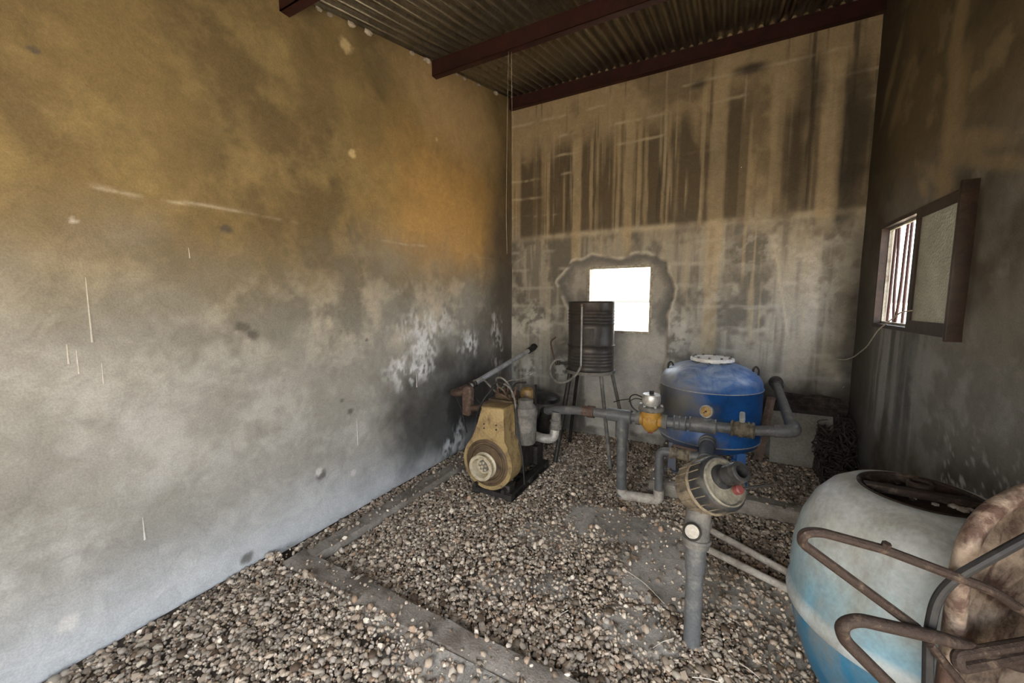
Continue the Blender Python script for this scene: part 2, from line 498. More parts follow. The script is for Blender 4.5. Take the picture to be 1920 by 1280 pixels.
# ------------------------------------------------------------------ walls
def wall(name, u0, u1, top, holes, du, dv, place, hfun, cfun, solid_axis, face, back, vsplit):
    """plastered wall: fine uneven inner face plus the solid masonry behind it, openings cut through"""
    us = np.arange(u0, u1 + du * 0.5, du); us[-1] = u1
    for h in holes:
        us = np.union1d(us, [h[0], h[1]])
    vs = np.arange(0, vsplit, dv)
    for h in holes:
        vs = np.union1d(vs, [x for x in (h[2], h[3]) if 0 < x < vsplit])
    vs = np.append(vs[vs < vsplit - 0.3 * dv], vsplit)
    nt_ = 1 + int(math.ceil((max(top(u0), top(u1)) - vsplit) / dv))
    tt = np.linspace(0, 1, nt_ + 1)[1:]
    U = np.repeat(us[:, None], len(vs) + len(tt), 1)
    tops = np.array([top(u) for u in us])
    V = np.concatenate([np.repeat(vs[None, :], len(us), 0), vsplit + tt[None, :] * (tops[:, None] - vsplit)], 1)
    Hh = hfun(U, V)
    # no relief at the edges of openings
    co = place(U, V, Hh)
    nu, nv = U.shape
    idx = np.arange(nu * nv).reshape(nu, nv)
    q = np.stack([idx[:-1, :-1], idx[1:, :-1], idx[1:, 1:], idx[:-1, 1:]], -1)
    um = (U[:-1, :-1] + U[1:, 1:]) / 2; vm = (V[:-1, :-1] + V[1:, 1:]) / 2
    keep = np.ones(um.shape, bool)
    for h in holes:
        keep &= ~((um > h[0]) & (um < h[1]) & (vm > h[2]) & (vm < h[3]))
    q = q[keep]
    verts = co.reshape(-1, 3)
    cols = cfun(U, V).reshape(-1, 3)
    # masonry
    bverts, bfaces = [], []
    edges = sorted({u0, u1} | {h[0] for h in holes} | {h[1] for h in holes})
    def prism(poly):
        b = len(bverts)
        n = len(poly)
        for a in (face, back):
            for (u, v) in poly:
                bverts.append((a, u, v) if solid_axis == 0 else (u, a, v))
        bfaces.append([b + k for k in range(n)])
        bfaces.append([b + n + k for k in reversed(range(n))])
        for k in range(n):
            k2 = (k + 1) % n
            bfaces.append([b + k2, b + k, b + n + k, b + n + k2])
    for a, b in zip(edges[:-1], edges[1:]):
        hs = [h for h in holes if h[0] <= a + 1e-6 and h[1] >= b - 1e-6]
        z = 0.0
        for h in sorted(hs, key=lambda h: h[2]):
            if h[2] > z + 1e-6:
                prism([(a, z), (b, z), (b, h[2]), (a, h[2])])
            z = h[3]
        prism([(a, z), (b, z), (b, top(b)), (a, top(a))])
    nb = len(verts)
    allv = np.concatenate([verts, np.array(bverts)])
    me = bpy.data.meshes.new(name)
    me.from_pydata([tuple(v) for v in allv], [], [tuple(f) for f in q.tolist()] + [tuple(i + nb for i in f) for f in bfaces])
    bcol = np.tile(np.array([[0.26, 0.245, 0.22]]), (len(bverts), 1))
    set_colors(me, np.concatenate([cols, bcol]))
    bm = bmesh.new(); bm.from_mesh(me)
    bmesh.ops.recalc_face_normals(bm, faces=[f for f in bm.faces if f.index >= len(q)])
    bm.to_mesh(me); bm.free()
    return structure(finish(me, name, 'plaster', None, 50))

# ---- left wall: grey below, palest by the floor, ochre above, soot behind the engine
def hL(y, z):
    h = 0.004 + 0.010 * fbm(y * 1.6, z * 1.6, 3, 3) + 0.0035 * fbm(y * 9 + 2 * fbm(y * 2, z * 2, 8), z * 7, 5, 3)
    # trowel ridge of the lower plaster coat
    e = sst(-0.02, 0.02, (2.03 + 0.05 * (fbm(y * 3, z * 0 + 1, 21) - 0.5)) - z)
    h = h + 0.004 * e
    cy, cz = onL(648, 80)
    h = h - 0.02 * np.exp(-(((y - cy) / 0.05) ** 2 + ((z - cz) / 0.06) ** 2))
    return np.maximum(h, 0.001)
def cL(y, z):
    n = fbm(y * 1.3, z * 1.3, 11, 5, 0.6)
    n2 = fbm(y * 4.5, z * 4.5, 12, 5, 0.65)
    n3 = fbm(y * 2.2 + 0.8 * z, z * 1.1, 14, 4)
    grey = np.stack([0.33 + 0 * n, 0.322 + 0 * n, 0.295 + 0 * n], -1)
    grey = mixc(grey, (0.235, 0.227, 0.20), sst(0.36, 0.70, n) * 0.9)
    grey = mixc(grey, (0.45, 0.448, 0.425), sst(0.42, 0.76, n2) * 0.75)
    grey = mixc(grey, (0.60, 0.62, 0.64), sst(0.55, 0.05, z + 0.35 * (n2 - 0.5)) * 0.7)
    och = np.stack([0.235 + 0 * n, 0.178 + 0 * n, 0.084 + 0 * n], -1)
    och = mixc(och, (0.145, 0.110, 0.058), sst(0.36, 0.72, n3) * 0.8)
    och = mixc(och, (0.33, 0.255, 0.12), sst(0.42, 0.78, n2) * 0.75)
    cy, cz = onL(850, 420)
    och = mixc(och, (0.60, 0.38, 0.14), blob(y, z, cy, cz, 0.8, 0.75, 0.7, 0.3, 5) * 0.8)
    cy, cz = onL(860, 210)
    och = mixc(och, (0.55, 0.40, 0.21), blob(y, z, cy, cz, 0.7, 0.4, 0.6, 0.3, 6, 3) * 0.8)
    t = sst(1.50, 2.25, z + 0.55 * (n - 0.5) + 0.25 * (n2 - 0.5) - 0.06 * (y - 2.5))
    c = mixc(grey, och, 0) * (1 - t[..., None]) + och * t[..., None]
    # pale lime bloom at mid height towards the corner
    cy, cz = onL(830, 590)
    c = mixc(c, (0.58, 0.53, 0.44), blob(y, z, cy, cz, 1.2, 0.26, 0.8, 0.7, 8, 5) * sst(0.40, 0.72, n2) * 0.85)
    # ledge line
    led = np.exp(-((z - 2.03 - 0.05 * (fbm(y * 3, y * 0 + 1, 21) - 0.5)) / 0.008) ** 2) * sst(0.45, 0.6, fbm(y * 2.3, y * 0, 33)) * sst(0.3, 0.6, fbm(y * 14, z * 14, 34))
    c = mixc(c, (0.58, 0.52, 0.42), led * 0.7)
    # soot near the exhaust; darker towards the back corner
    cy, cz = onL(850, 760)
    soot = np.maximum(blob(y, z, cy, cz, 0.75, 0.62, 0.6, 0.6, 41, 4) * 0.9, blob(y, z, cy + 0.1, cz - 0.02, 0.38, 0.34, 0.5, 0.5, 42, 5))
    c = mixc(c, (0.028, 0.027, 0.026), soot * 0.95)
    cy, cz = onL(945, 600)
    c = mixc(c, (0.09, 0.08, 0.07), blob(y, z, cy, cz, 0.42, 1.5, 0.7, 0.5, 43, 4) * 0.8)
    # lime splashes
    for (px, py, ry, rz, sd) in [(790, 650, 0.16, 0.22, 50), (770, 690, 0.22, 0.12, 51), (800, 610, 0.3, 0.12, 52), (880, 640, 0.16, 0.12, 53),
                                 (930, 640, 0.10, 0.3, 54), (858, 820, 0.10, 0.14, 55), (845, 835, 0.12, 0.08, 56)]:
        cy, cz = onL(px, py)
        w = blob(y, z, cy, cz, ry, rz, 0.7, 0.7, sd, 9) * sst(0.30, 0.10, np.abs(fbm(y * 9, z * 5, sd, 4, 0.65) - 0.5) * 2) * sst(0.25, 0.5, fbm(y * 22, z * 16, sd + 1, 2))
        c = mixc(c, (0.78, 0.80, 0.82), w * 0.95)
    # drips, scratches and dark spots
    for (px, py, r) in [(452, 612, 0.03), (470, 628, 0.025), (685, 637, 0.014), (460, 1045, 0.03), (60, 95, 0.012), (600, 888, 0.03), (420, 430, 0.02), (655, 770, 0.02), (640, 750, 0.014)]:
        cy, cz = onL(px, py)
        c = mixc(c, (0.10, 0.09, 0.08), blob(y, z, cy, cz, r * 1.2, r, 0.4, 0.6, int(px), 30) * 0.8)
    for (px, py, r) in [(658, 288, 0.03), (648, 84, 0.045), (817, 262, 0.015), (135, 415, 0.012), (595, 885, 0.025), (660, 885, 0.02), (125, 1165, 0.03)]:
        cy, cz = onL(px, py)
        c = mixc(c, (0.70, 0.56, 0.32) if py < 400 else (0.62, 0.60, 0.57), blob(y, z, cy, cz, r, r, 0.4, 0.6, int(px) + 1, 30) * 0.9)
    return c
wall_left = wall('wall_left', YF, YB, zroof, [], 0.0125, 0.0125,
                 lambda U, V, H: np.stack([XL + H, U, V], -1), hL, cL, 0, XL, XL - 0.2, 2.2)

# ---- back wall: block courses ghosting through sooty render, drip streaks, raw patch round the window
PATCH = [onB(*p) for p in [(1046, 530), (1075, 492), (1112, 480), (1160, 486), (1212, 474), (1248, 492), (1268, 540), (1256, 575), (1250, 610),
                           (1252, 660), (1240, 720), (1244, 815), (1098, 800), (1094, 700), (1076, 640), (1066, 570)]]
def sdf_poly(u, v, poly):
    d = np.full(u.shape, 1e9); ins = np.zeros(u.shape, bool)
    n = len(poly)
    for k in range(n):
        ax, ay = poly[k]; bx, by = poly[(k + 1) % n]
        ex, ey = bx - ax, by - ay
        t = np.clip(((u - ax) * ex + (v - ay) * ey) / (ex * ex + ey * ey), 0, 1)
        d = np.minimum(d, np.hypot(u - ax - t * ex, v - ay - t * ey))
        cnd = (ay > v) != (by > v)
        xi = ax + (v - ay) * ex / (ey if abs(ey) > 1e-9 else 1e-9)
        ins ^= cnd & (u < xi)
    return np.where(ins, -d, d)
def patch_d(x, z):
    return sdf_poly(x, z, PATCH) + 0.05 * (fbm(x * 9, z * 9, 61, 4) - 0.5)
def hB(x, z):
    pd = patch_d(x, z)
    h = 0.003 + 0.006 * fbm(x * 2.2, z * 2.2, 23, 3) + 0.003 * fbm(x * 14, z * 5, 24, 3)
    coat = 0.016 * sst(-0.012, 0.012, pd)
    rim = 0.010 * np.exp(-((pd - 0.015) / 0.018) ** 2)
    led = 0.006 * sst(0.012, -0.012, z - 2.32 - 0.02 * (fbm(x * 3, x * 0, 71) - 0.5))
    # pocks under lost render
    h = h + coat + rim + led * sst(0, 0.05, pd)
    return np.maximum(h, 0.001)
def cB(x, z):
    n = fbm(x * 1.7, z * 1.7, 81, 5, 0.6)
    n2 = fbm(x * 6, z * 6, 82, 5, 0.65)
    st = fbm(x * 9, z * 0.55, 83, 4, 0.7)          # vertical wash streaks
    st2 = fbm(x * 26, z * 0.8, 84, 3, 0.7)
    tan = np.stack([0.40 + 0 * n, 0.315 + 0 * n, 0.195 + 0 * n], -1)
    grey = np.stack([0.40 + 0 * n, 0.375 + 0 * n, 0.325 + 0 * n], -1)
    up = sst(2.0, 2.7, z + 0.3 * (n - 0.5))
    c = grey * (1 - up[..., None]) + tan * up[..., None]
    # soot washed down in runs above the ledge, with a ragged upper limit
    col = fbm(x * 6.5, x * 0 + 2.0, 85, 4, 0.7)
    dtop = 3.35 + 0.9 * (fbm(x * 4.0, x * 0 + 5.0, 86, 3) - 0.5) - 0.10 * np.clip(x, 0, 1)
    zone = sst(2.29, 2.37, z) * sst(dtop + 0.25, dtop - 0.15, z + 0.25 * (n2 - 0.5))
    runs = sst(0.36, 0.50, col + 0.10 * (st2 - 0.5) + 0.12 * (n - 0.5))
    dark = zone * runs * np.where(x > 0.1, 0.70, 0.95)
    blotch = sst(0.50, 0.66, n + 0.15 * (n2 - 0.5))
    dark = np.maximum(dark, 0.55 * blotch * sst(2.3, 2.6, z))
    c = mixc(c, (0.085, 0.066, 0.043), dark * 0.9)
    lowd = sst(2.36, 2.25, z) * np.maximum(sst(0.46, 0.64, fbm(x * 3.2, z * 2.2, 87, 5, 0.62)), 0.7 * sst(0.50, 0.64, st))
    c = mixc(c, (0.125, 0.118, 0.105), lowd * 0.8)
    c = mixc(c, (0.05, 0.041, 0.030), sst(0.54, 0.70, st2) * sst(0.42, 0.60, st) * 0.7 * sst(2.2, 2.5, z))
    c = mixc(c, (0.50, 0.42, 0.29), sst(0.60, 0.74, st2) * sst(0.58, 0.36, st) * 0.6)
    # block courses ghosting through as broken lime joints
    zz = z + 0.03 * (fbm(x * 5, z * 4, 91) - 0.5)
    bz = np.abs(zz / 0.215 - np.floor(zz / 0.215) - 0.5) * 2
    jn = sst(0.80, 0.98, bz) * sst(0.50, 0.66, fbm(x * 3.0, z * 3.0, 97, 4, 0.6)) * sst(3.0, 3.2, z + 0.9 * sst(-1.2, -2.0, x) + 0.3 * (n - 0.5))
    c = mixc(c, (0.56, 0.48, 0.35), jn * 0.75)
    jl = sst(0.72, 0.95, bz) * sst(0.50, 0.64, fbm(x * 4.0, z * 4.0, 96, 4, 0.6)) * sst(2.3, 2.1, z)
    c = mixc(c, (0.52, 0.50, 0.45), jl * 0.55)
    c = mixc(c, (0.10, 0.095, 0.085), sst(0.80, 0.98, np.abs(bz - 0.12)) * 0.35 * sst(0.45, 0.6, fbm(x * 2.5, z * 5, 94)) * sst(2.3, 2.1, z))
    # horizontal ledge band
    ledge = np.exp(-((z - 2.32 - 0.02 * (fbm(x * 3, x * 0, 71) - 0.5)) / 0.03) ** 2) * sst(0.35, 0.6, fbm(x * 4, z * 4, 98))
    c = mixc(c, (0.56, 0.50, 0.38), ledge * 0.8)
    # pale wash-down bands
    for (px, pt, pb, w, a) in [(1085, 260, 640, 0.05, 0.75), (1112, 260, 430, 0.02, 0.7), (1060, 330, 430, 0.014, 0.5), (1183, 215, 470, 0.045, 0.7), (1215, 240, 430, 0.02, 0.55),
                               (1355, 120, 680, 0.065, 0.6), (1325, 150, 420, 0.02, 0.6), (1250, 190, 420, 0.014, 0.5), (1465, 130, 380, 0.05, 0.55), (1570, 110, 420, 0.07, 0.85), (1030, 300, 430, 0.02, 0.5),
                               (1410, 220, 520, 0.014, 0.5), (1520, 560, 800, 0.05, 0.3)]:
        x0, z0 = onB(px, pt); x1, z1 = onB(px, pb)
        xc = x0 + 0.02 * (fbm(z * 2.5, z * 0, int(px)) - 0.5)
        ww = w * (0.7 + 0.6 * fbm(z * 3, z * 0, int(px) + 2))
        m = sst(1.25, 0.75, np.abs(x - xc) / ww) * sst(z1 - 0.15, z1 + 0.1, z) * sst(z0 + 0.12, z0 - 0.12, z)
        c = mixc(c, (0.52, 0.42, 0.27) if pt < 400 else (0.50, 0.48, 0.43), m * a * (0.75 + 0.5 * (n2 - 0.3)))
    # dark stains, plus darker patches down the right corner and behind the board
    for (px, py, rx, rz, a) in [(1410, 130, 0.13, 0.05, 0.85), (1310, 160, 0.09, 0.04, 0.7), (1520, 160, 0.10, 0.30, 0.6), (1605, 230, 0.10, 0.6, 0.7), (1490, 300, 0.07, 0.5, 0.55),
                                (1575, 420, 0.06, 0.9, 0.45), (1510, 770, 0.60, 0.28, 0.95), (1600, 650, 0.10, 0.8, 0.75), (1010, 735, 0.18, 0.08, 0.8), (1050, 690, 0.16, 0.14, 0.5), (985, 780, 0.2, 0.25, 0.6)]:
        cx, cz = onB(px, py)
        c = mixc(c, (0.035, 0.031, 0.027), blob(x, z, cx, cz, rx, rz, 0.6, 0.5, int(px), 7) * a)
    # lime bloom
    for (px, py, rx, rz, a) in [(1010, 590, 0.22, 0.16, 0.6), (1000, 610, 0.25, 0.12, 0.7), (995, 690, 0.16, 0.16, 0.75), (1055, 690, 0.10, 0.14, 0.8), (1275, 620, 0.10, 0.22, 0.65), (1265, 660, 0.10, 0.12, 0.7),
                                (965, 640, 0.05, 0.5, 0.7), (1450, 470, 0.5, 0.18, 0.35), (1330, 560, 0.14, 0.2, 0.35), (1540, 520, 0.2, 0.4, 0.3)]:
        cx, cz = onB(px, py)
        m = blob(x, z, cx, cz, rx, rz, 0.7, 0.6, int(px) + 5, 8) * sst(0.42, 0.60, fbm(x * 11, z * 11, int(px), 4, 0.65))
        c = mixc(c, (0.66, 0.65, 0.60), m * a)
    # raw patch round the window
    pd = patch_d(x, z)
    ins = sst(0.005, -0.02, pd)
    pc = np.stack([0.42 + 0 * n, 0.405 + 0 * n, 0.37 + 0 * n], -1)
    pc = mixc(pc, (0.24, 0.235, 0.22), sst(0.42, 0.62, n2) * 0.7)
    edge = sst(-0.14, -0.03, pd) * sst(1.15, 1.3, z)
    pc = mixc(pc, (0.15, 0.15, 0.148), edge * 0.85)
    pc = mixc(pc, (0.56, 0.53, 0.47), sst(1.20, 1.12, z) * 0.55)
    m = ins[..., None]
    c = c * (1 - m) + pc * m
    c = mixc(c, (0.66, 0.64, 0.58), np.exp(-((pd - 0.012) / 0.014) ** 2) * sst(0.30, 0.5, fbm(x * 7, z * 7, 99)) * 0.75 * sst(1.1, 1.3, z))
    # crack
    cr = np.abs(x - (0.42 + 0.18 * (2.05 - z) + 0.02 * (fbm(z * 8, z * 0, 3) - 0.5)))
    c = mixc(c, (0.6, 0.55, 0.45), sst(0.014, 0.004, cr) * sst(1.2, 1.3, z) * sst(2.1, 2.0, z) * 0.5)
    return c
wall_back = wall('wall_back', XL, XR, lambda u: zroof(YB) + 0.065, [W1], 0.0135, 0.0135,
                 lambda U, V, H: np.stack([U, YB - H, V], -1), hB, cB, 1, YB, YB + 0.2, 2.3)

for (px_, py_) in [(1580, 724), (1393, 443), (1390, 315), (1400, 690), (1085, 337)]:
    x_, z_ = onB(px_, py_)
    obj('white_spot', MB().ball((x_, YB - 0.022, z_), 0.012 if px_ == 1580 else 0.007, 1, (1, 0.6, 1)), 'white_paint', wall_back)  # raised white spots; the largest imitates a small lit point

# ---- right wall
def hR(y, z):
    h = 0.004 + 0.012 * fbm(y * 1.8, z * 1.8, 123, 3) + 0.004 * fbm(y * 9, z * 6, 124, 3)
    return np.maximum(h, 0.001)
def cR(y, z):
    n = fbm(y * 1.6, z * 1.6, 131, 5, 0.6)
    n2 = fbm(y * 5, z * 5, 132, 5, 0.65)
    st = fbm(y * 9, z * 0.6, 133, 4, 0.7)
    br = np.stack([0.19 + 0 * n, 0.145 + 0 * n, 0.08 + 0 * n], -1)
    gr = np.stack([0.25 + 0 * n, 0.24 + 0 * n, 0.21 + 0 * n], -1)
    up = sst(1.9, 2.6, z + 0.3 * (n - 0.5))
    c = gr * (1 - up[..., None]) + br * up[..., None]
    c = mixc(c, (0.085, 0.07, 0.047), sst(0.42, 0.62, n) * 0.8)
    c = mixc(c, (0.36, 0.29, 0.17), sst(0.56, 0.72, n2) * up * 0.55)
    c = mixc(c, (0.40, 0.39, 0.36), sst(0.56, 0.72, n2) * (1 - up) * 0.5)
    # darker towards the back corner
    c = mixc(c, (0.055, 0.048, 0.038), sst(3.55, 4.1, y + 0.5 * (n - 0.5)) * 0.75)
    # pale runs
    for (px, py, ry, rz, a, sh) in [(1800, 100, 0.07, 0.55, 0.75, 0.0), (1790, 250, 0.10, 0.35, 0.6, 0.15), (1680, 130, 0.06, 0.25, 0.5, 0.5), (1690, 190, 0.08, 0.2, 0.5, 0.6), (1840, 260, 0.30, 0.05, 0.6, -0.35), (1860, 300, 0.32, 0.04, 0.5, -0.35),
                                    (1760, 330, 0.22, 0.05, 0.5, -0.5), (1735, 350, 0.07, 0.05, 0.7, -0.5)]:
        cy, cz = onR(px, py)
        yy = y + sh * (z - cz) if rz > ry else y
        zz = z + sh * (y - cy) if rz <= ry else z
        c = mixc(c, (0.44, 0.34, 0.19), blob(yy, zz, cy, cz, ry, rz, 0.6, 0.5, int(px), 7) * a)
    # washed streaks below the window
    below = sst(1.42, 1.34, z) * sst(0.4, 0.9, z + 0.4 * (n2 - 0.5)) * sst(3.95, 3.75, y) * sst(2.9, 3.2, y)
    c = mixc(c, (0.46, 0.46, 0.45), below * sst(0.45, 0.65, fbm(y * 22, z * 0.7, 140, 3)) * 0.8)
    c = mixc(c, (0.10, 0.10, 0.105), below * sst(0.50, 0.66, fbm(y * 15, z * 0.6, 141, 3)) * 0.7)
    c = mixc(c, (0.42, 0.42, 0.40), blob(y, z, 2.75, 1.0, 0.5, 0.35, 0.7, 0.6, 150, 5) * sst(0.4, 0.6, n2) * 0.6)
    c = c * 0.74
    c = mixc(c, (0.62, 0.62, 0.60), sst(0.68, 0.74, fbm(y * 38, z * 38, 151, 2)) * sst(1.1, 0.5, z) * sst(2.9, 2.6, y))
    return c
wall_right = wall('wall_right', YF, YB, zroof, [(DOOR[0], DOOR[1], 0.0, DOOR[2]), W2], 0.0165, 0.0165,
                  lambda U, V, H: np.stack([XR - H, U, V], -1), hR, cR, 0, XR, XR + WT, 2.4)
wall_front = wall('wall_front', XL, XR, lambda u: zroof(YF) + 0.02, [(ADDED_GATE[0], ADDED_GATE[1], 0.0, ADDED_GATE[2])], 0.05, 0.05,
                  lambda U, V, H: np.stack([U, YF + H, V], -1),
                  lambda u, v: 0.004 + 0.01 * fbm(u * 2, v * 2, 160, 3),
                  lambda u, v: np.stack([0.30 + 0.1 * fbm(u * 2, v * 2, 161), 0.26 + 0.09 * fbm(u * 2, v * 2, 161), 0.20 + 0.05 * fbm(u * 2, v * 2, 161)], -1),
                  1, YF, YF - 0.2, 2.4)

# thin runs of splashed lime standing proud of the left wall
for (px_, py_, l_, r_) in [(157, 520, 0.27, 0.0042), (123, 645, 0.08, 0.004), (140, 655, 0.10, 0.0035), (188, 680, 0.09, 0.0035), (265, 968, 0.11, 0.005), (667, 785, 0.20, 0.006), (351, 465, 0.05, 0.003), (790, 640, 0.2, 0.007), (778, 700, 0.12, 0.006)]:
    cy_, cz_ = onL(px_, py_)
    zs_ = np.linspace(cz_, cz_ - l_, 12)
    ys_ = cy_ + 0.006 * (fbm(zs_ * 6, zs_ * 0, int(px_)) - 0.5)
    hs_ = hL(ys_, zs_)
    rr_ = [r_ * (0.35 + 0.5 * k / 11) for k in range(11)] + [r_]
    obj('lime_run', MB().tube([(XL + h, y_, z_) for h, y_, z_ in zip(hs_, ys_, zs_)], r_, 0, 6, radii=rr_), 'lime', wall_left)

# mortar crumbs along the top of the left wall
random.seed(4)
for k, y in enumerate([1.75, 1.83, 2.0, 2.15, 2.6, 2.76, 2.80, 3.15, 3.22, 3.35, 3.6, 3.95]):
    mb = MB().ball((0, 0, 0), 0.014 + 0.013 * random.random(), 1, (1, 1.5, 0.8))
    for v in mb.bm.verts: v.co *= random.uniform(0.8, 1.2)
    bmesh.ops.translate(mb.bm, vec=Vector((XL + 0.02, y, zroof(y) - 0.02)), verts=mb.bm.verts[:])
    obj('mortar_lump', mb, 'pvc_dusty', wall_left)

# ------------------------------------------------------------------ roof
ceiling = struct_empty('ceiling')
pitch, amp = 0.0815, 0.021
sheet_w = pitch * 9
x = XL - 0.12
k = 0
while x < XR + 0.2:
    nx = 9 * 10
    xs = np.linspace(x, x + sheet_w + pitch * 0.5, nx + 1)
    ys = np.array([YF - 0.3, 0.0, 2.0, YB + 0.3])
    off = 0.003 * (k % 2)
    top, bot = [], []
    verts = []
    for layer in (0.0, 0.0012):
        for yy in ys:
            for xx in xs:
                verts.append((xx, yy, zroof(yy) + amp + amp * math.tanh(1.8 * math.sin(2 * PI * (xx - XL) / pitch)) / math.tanh(1.8) + off + layer))
    n1 = len(xs); L = n1 * len(ys)
    faces = []
    for j in range(len(ys) - 1):
        for i in range(n1 - 1):
            a = j * n1 + i
            faces.append((a, a + n1, a + n1 + 1, a + 1))
            faces.append((L + a, L + a + 1, L + a + n1 + 1, L + a + n1))
    me = bpy.data.meshes.new('roof_sheet')
    me.from_pydata(verts, [], faces)
    finish(me, 'roof_sheet', 'roof_iron', ceiling, 60)
    x += sheet_w
    k += 1
def purlin(y, h=0.125, w=0.06):
    z1 = zroof(y) + 0.0
    mb = MB()
    y0, y1 = y, y + w
    t = 0.006
    mb.bb(XL + 0.002, XR - 0.002, y0, y0 + t, z1 - h, z1)
    mb.bb(XL + 0.002, XR - 0.002, y0, y1, z1 - h, z1 - h + t)
    mb.bb(XL + 0.002, XR - 0.002, y0, y1, z1 - t, z1)
    return obj('purlin', mb, 'red_oxide', ceiling)
for y in (4.285, 2.86, 1.50, 0.15):
    purlin(y)

# ------------------------------------------------------------------ windows
def rect_frame(mb, axis, a0, a1, u0, u1, v0, v1, w):
    def b(ua, ub, va, vb):
        if axis == 1: mb.bb(ua, ub, a0, a1, va, vb)
        else: mb.bb(a0, a1, ua, ub, va, vb)
    b(u0, u1, v0, v0 + w); b(u0, u1, v1 - w, v1)
    b(u0, u0 + w, v0 + w, v1 - w); b(u1 - w, u1, v0 + w, v1 - w)
    return mb
win1 = struct_empty('window_1')
obj('window_frame', rect_frame(MB(), 1, YB + 0.005, YB + 0.045, W1[0], W1[1], W1[2], W1[3], 0.03), 'pale_steel', win1)

win2 = struct_empty('window_2')
y0, y1, z0, z1 = W2
obj('window_frame', rect_frame(MB(), 0, XR - 0.022, XR + 0.02, y0 - 0.02, y1 + 0.01, z0 - 0.02, z1 + 0.02, 0.026), 'window_paint', win2)
obj('jamb', MB().bb(XR - 0.075, XR + 0.01, y0 - 0.03, y0 - 0.005, z0 - 0.03, z1 + 0.03, 0.004), 'window_paint', win2)
sash = obj('sash', rect_frame(MB(), 0, XR - 0.050, XR - 0.024, y0 - 0.004, 3.22, z0 + 0.005, z1 - 0.005, 0.05), 'window_paint', win2)
obj('pane', MB().bb(XR - 0.040, XR - 0.034, y0 + 0.04, 3.175, z0 + 0.05, z1 - 0.05), 'frosted_glass', sash)
obj('frame_screw', MB().cyl((XR - 0.045, y0 + 0.015, z1 - 0.04), (XR - 0.058, y0 + 0.015, z1 - 0.04), 0.015), 'pale_steel', win2)
obj('outer_frame', rect_frame(MB(), 0, XR + 0.022, XR + 0.04, 3.20, y1 - 0.002, z0 + 0.002, z1 - 0.002, 0.02), 'pale_steel', win2)
for k, yy in enumerate([3.30, 3.46, 3.60, 3.69, 3.78, 3.86]):
    a, b_ = [(0.0, 0.0), (0.01, 0.0), (0.0, 0.0), (0.03, -0.012), (-0.03, 0.01), (0.008, 0.0)][k]
    obj('bar', MB().tube([(XR + 0.052, yy + a, z0), (XR + 0.052, yy + b_, z0 + 0.25), (XR + 0.052, yy + b_, z0 + 0.5), (XR + 0.052, yy - a, z1)], 0.009, 0.15, 8), 'red_oxide', win2)

# ------------------------------------------------------------------ outside ground
ground = obj('ground', MB().bb(XR + WT, 800, -800, 800, -0.14, -0.04), 'sand'); structure(ground)
for args in [(-800, XL - 0.2, -800, 800), (XL - 0.2, XR + WT, YB + 0.2, 800), (XL - 0.2, XR + WT, -800, YF - 0.2)]:
    structure(obj('ground', MB().bb(*args, -0.14, -0.04), 'sand'))

# ------------------------------------------------------------------ floor: soil, kerbs, gravel
PL = (-0.44, XR, 3.19, YB)            # plinth bed under the tank
KX = (-2.17, -2.04)                   # kerb along the left wall
KY = (1.22, 1.37)                     # kerb across the room
DUST = [(-0.56, 2.60, 0.42, 0.22, 1.0), (-0.24, 2.30, 0.30, 0.34, 1.0), (-0.28, 1.77, 0.17, 0.16, 0.9), (0.17, 2.28, 0.34, 0.18, 0.75), (-0.95, 2.25, 0.22, 0.15, 0.6),
        (-0.20, 2.72, 0.30, 0.14, 0.8), (-0.80, 1.16, 0.45, 0.14, 0.9), (-1.0, 1.75, 0.16, 0.1, 0.6), (-0.35, 1.05, 0.4, 0.2, 0.8), (-0.75, 1.85, 0.14, 0.12, 0.55), (0.35, 2.0, 0.2, 0.2, 0.6), (-1.3, 1.25, 0.4, 0.10, 0.6)]
def dust(x, y):
    m = np.zeros_like(x)
    for k, (cx, cy, rx, ry, a) in enumerate(DUST):
        m = np.maximum(m, a * blob(x, y, cx, cy, rx, ry, 0.45, 0.5, 200 + k, 5))
    return m
def level(x, y):
    z = np.where(y < KY[0] + 0.02, 0.034, 0.0)
    z = np.where((x > PL[0] + 0.05) & (y > PL[2] + 0.05), 0.085, z)
    return z
def floor_z(x, y):
    return level(x, y) - 0.012 + 0.014 * fbm(x * 2.2, y * 2.2, 210, 4) + 0.016 * sst(0.1, 0.9, dust(x, y))
xs = np.arange(XL, XR + 0.001, 0.02); ys = np.arange(YF, YB + 0.001, 0.02)
xs[-1] = XR; ys[-1] = YB
X, Y = np.meshgrid(xs, ys, indexing='ij')
Z = floor_z(X, Y)
nu, nv = X.shape
idx = np.arange(nu * nv).reshape(nu, nv)
q = np.stack([idx[:-1, :-1], idx[1:, :-1], idx[1:, 1:], idx[:-1, 1:]], -1).reshape(-1, 4)
me = bpy.data.meshes.new('floor')
me.from_pydata(np.stack([X, Y, Z], -1).reshape(-1, 3).tolist(), [], q.tolist())
fc = np.stack([0.04 + 0 * X, 0.03 + 0 * X, 0.022 + 0 * X], -1)
fc = mixc(fc, (0.085, 0.064, 0.045), sst(0.4, 0.7, fbm(X * 3, Y * 3, 220)))
fc = mixc(fc, (0.52, 0.485, 0.43), sst(0.1, 0.75, dust(X, Y)) * (0.55 + 0.45 * fbm(X * 6, Y * 6, 221)))
set_colors(me, fc.reshape(-1, 3))
floor = structure(finish(me, 'floor', 'soil', None))

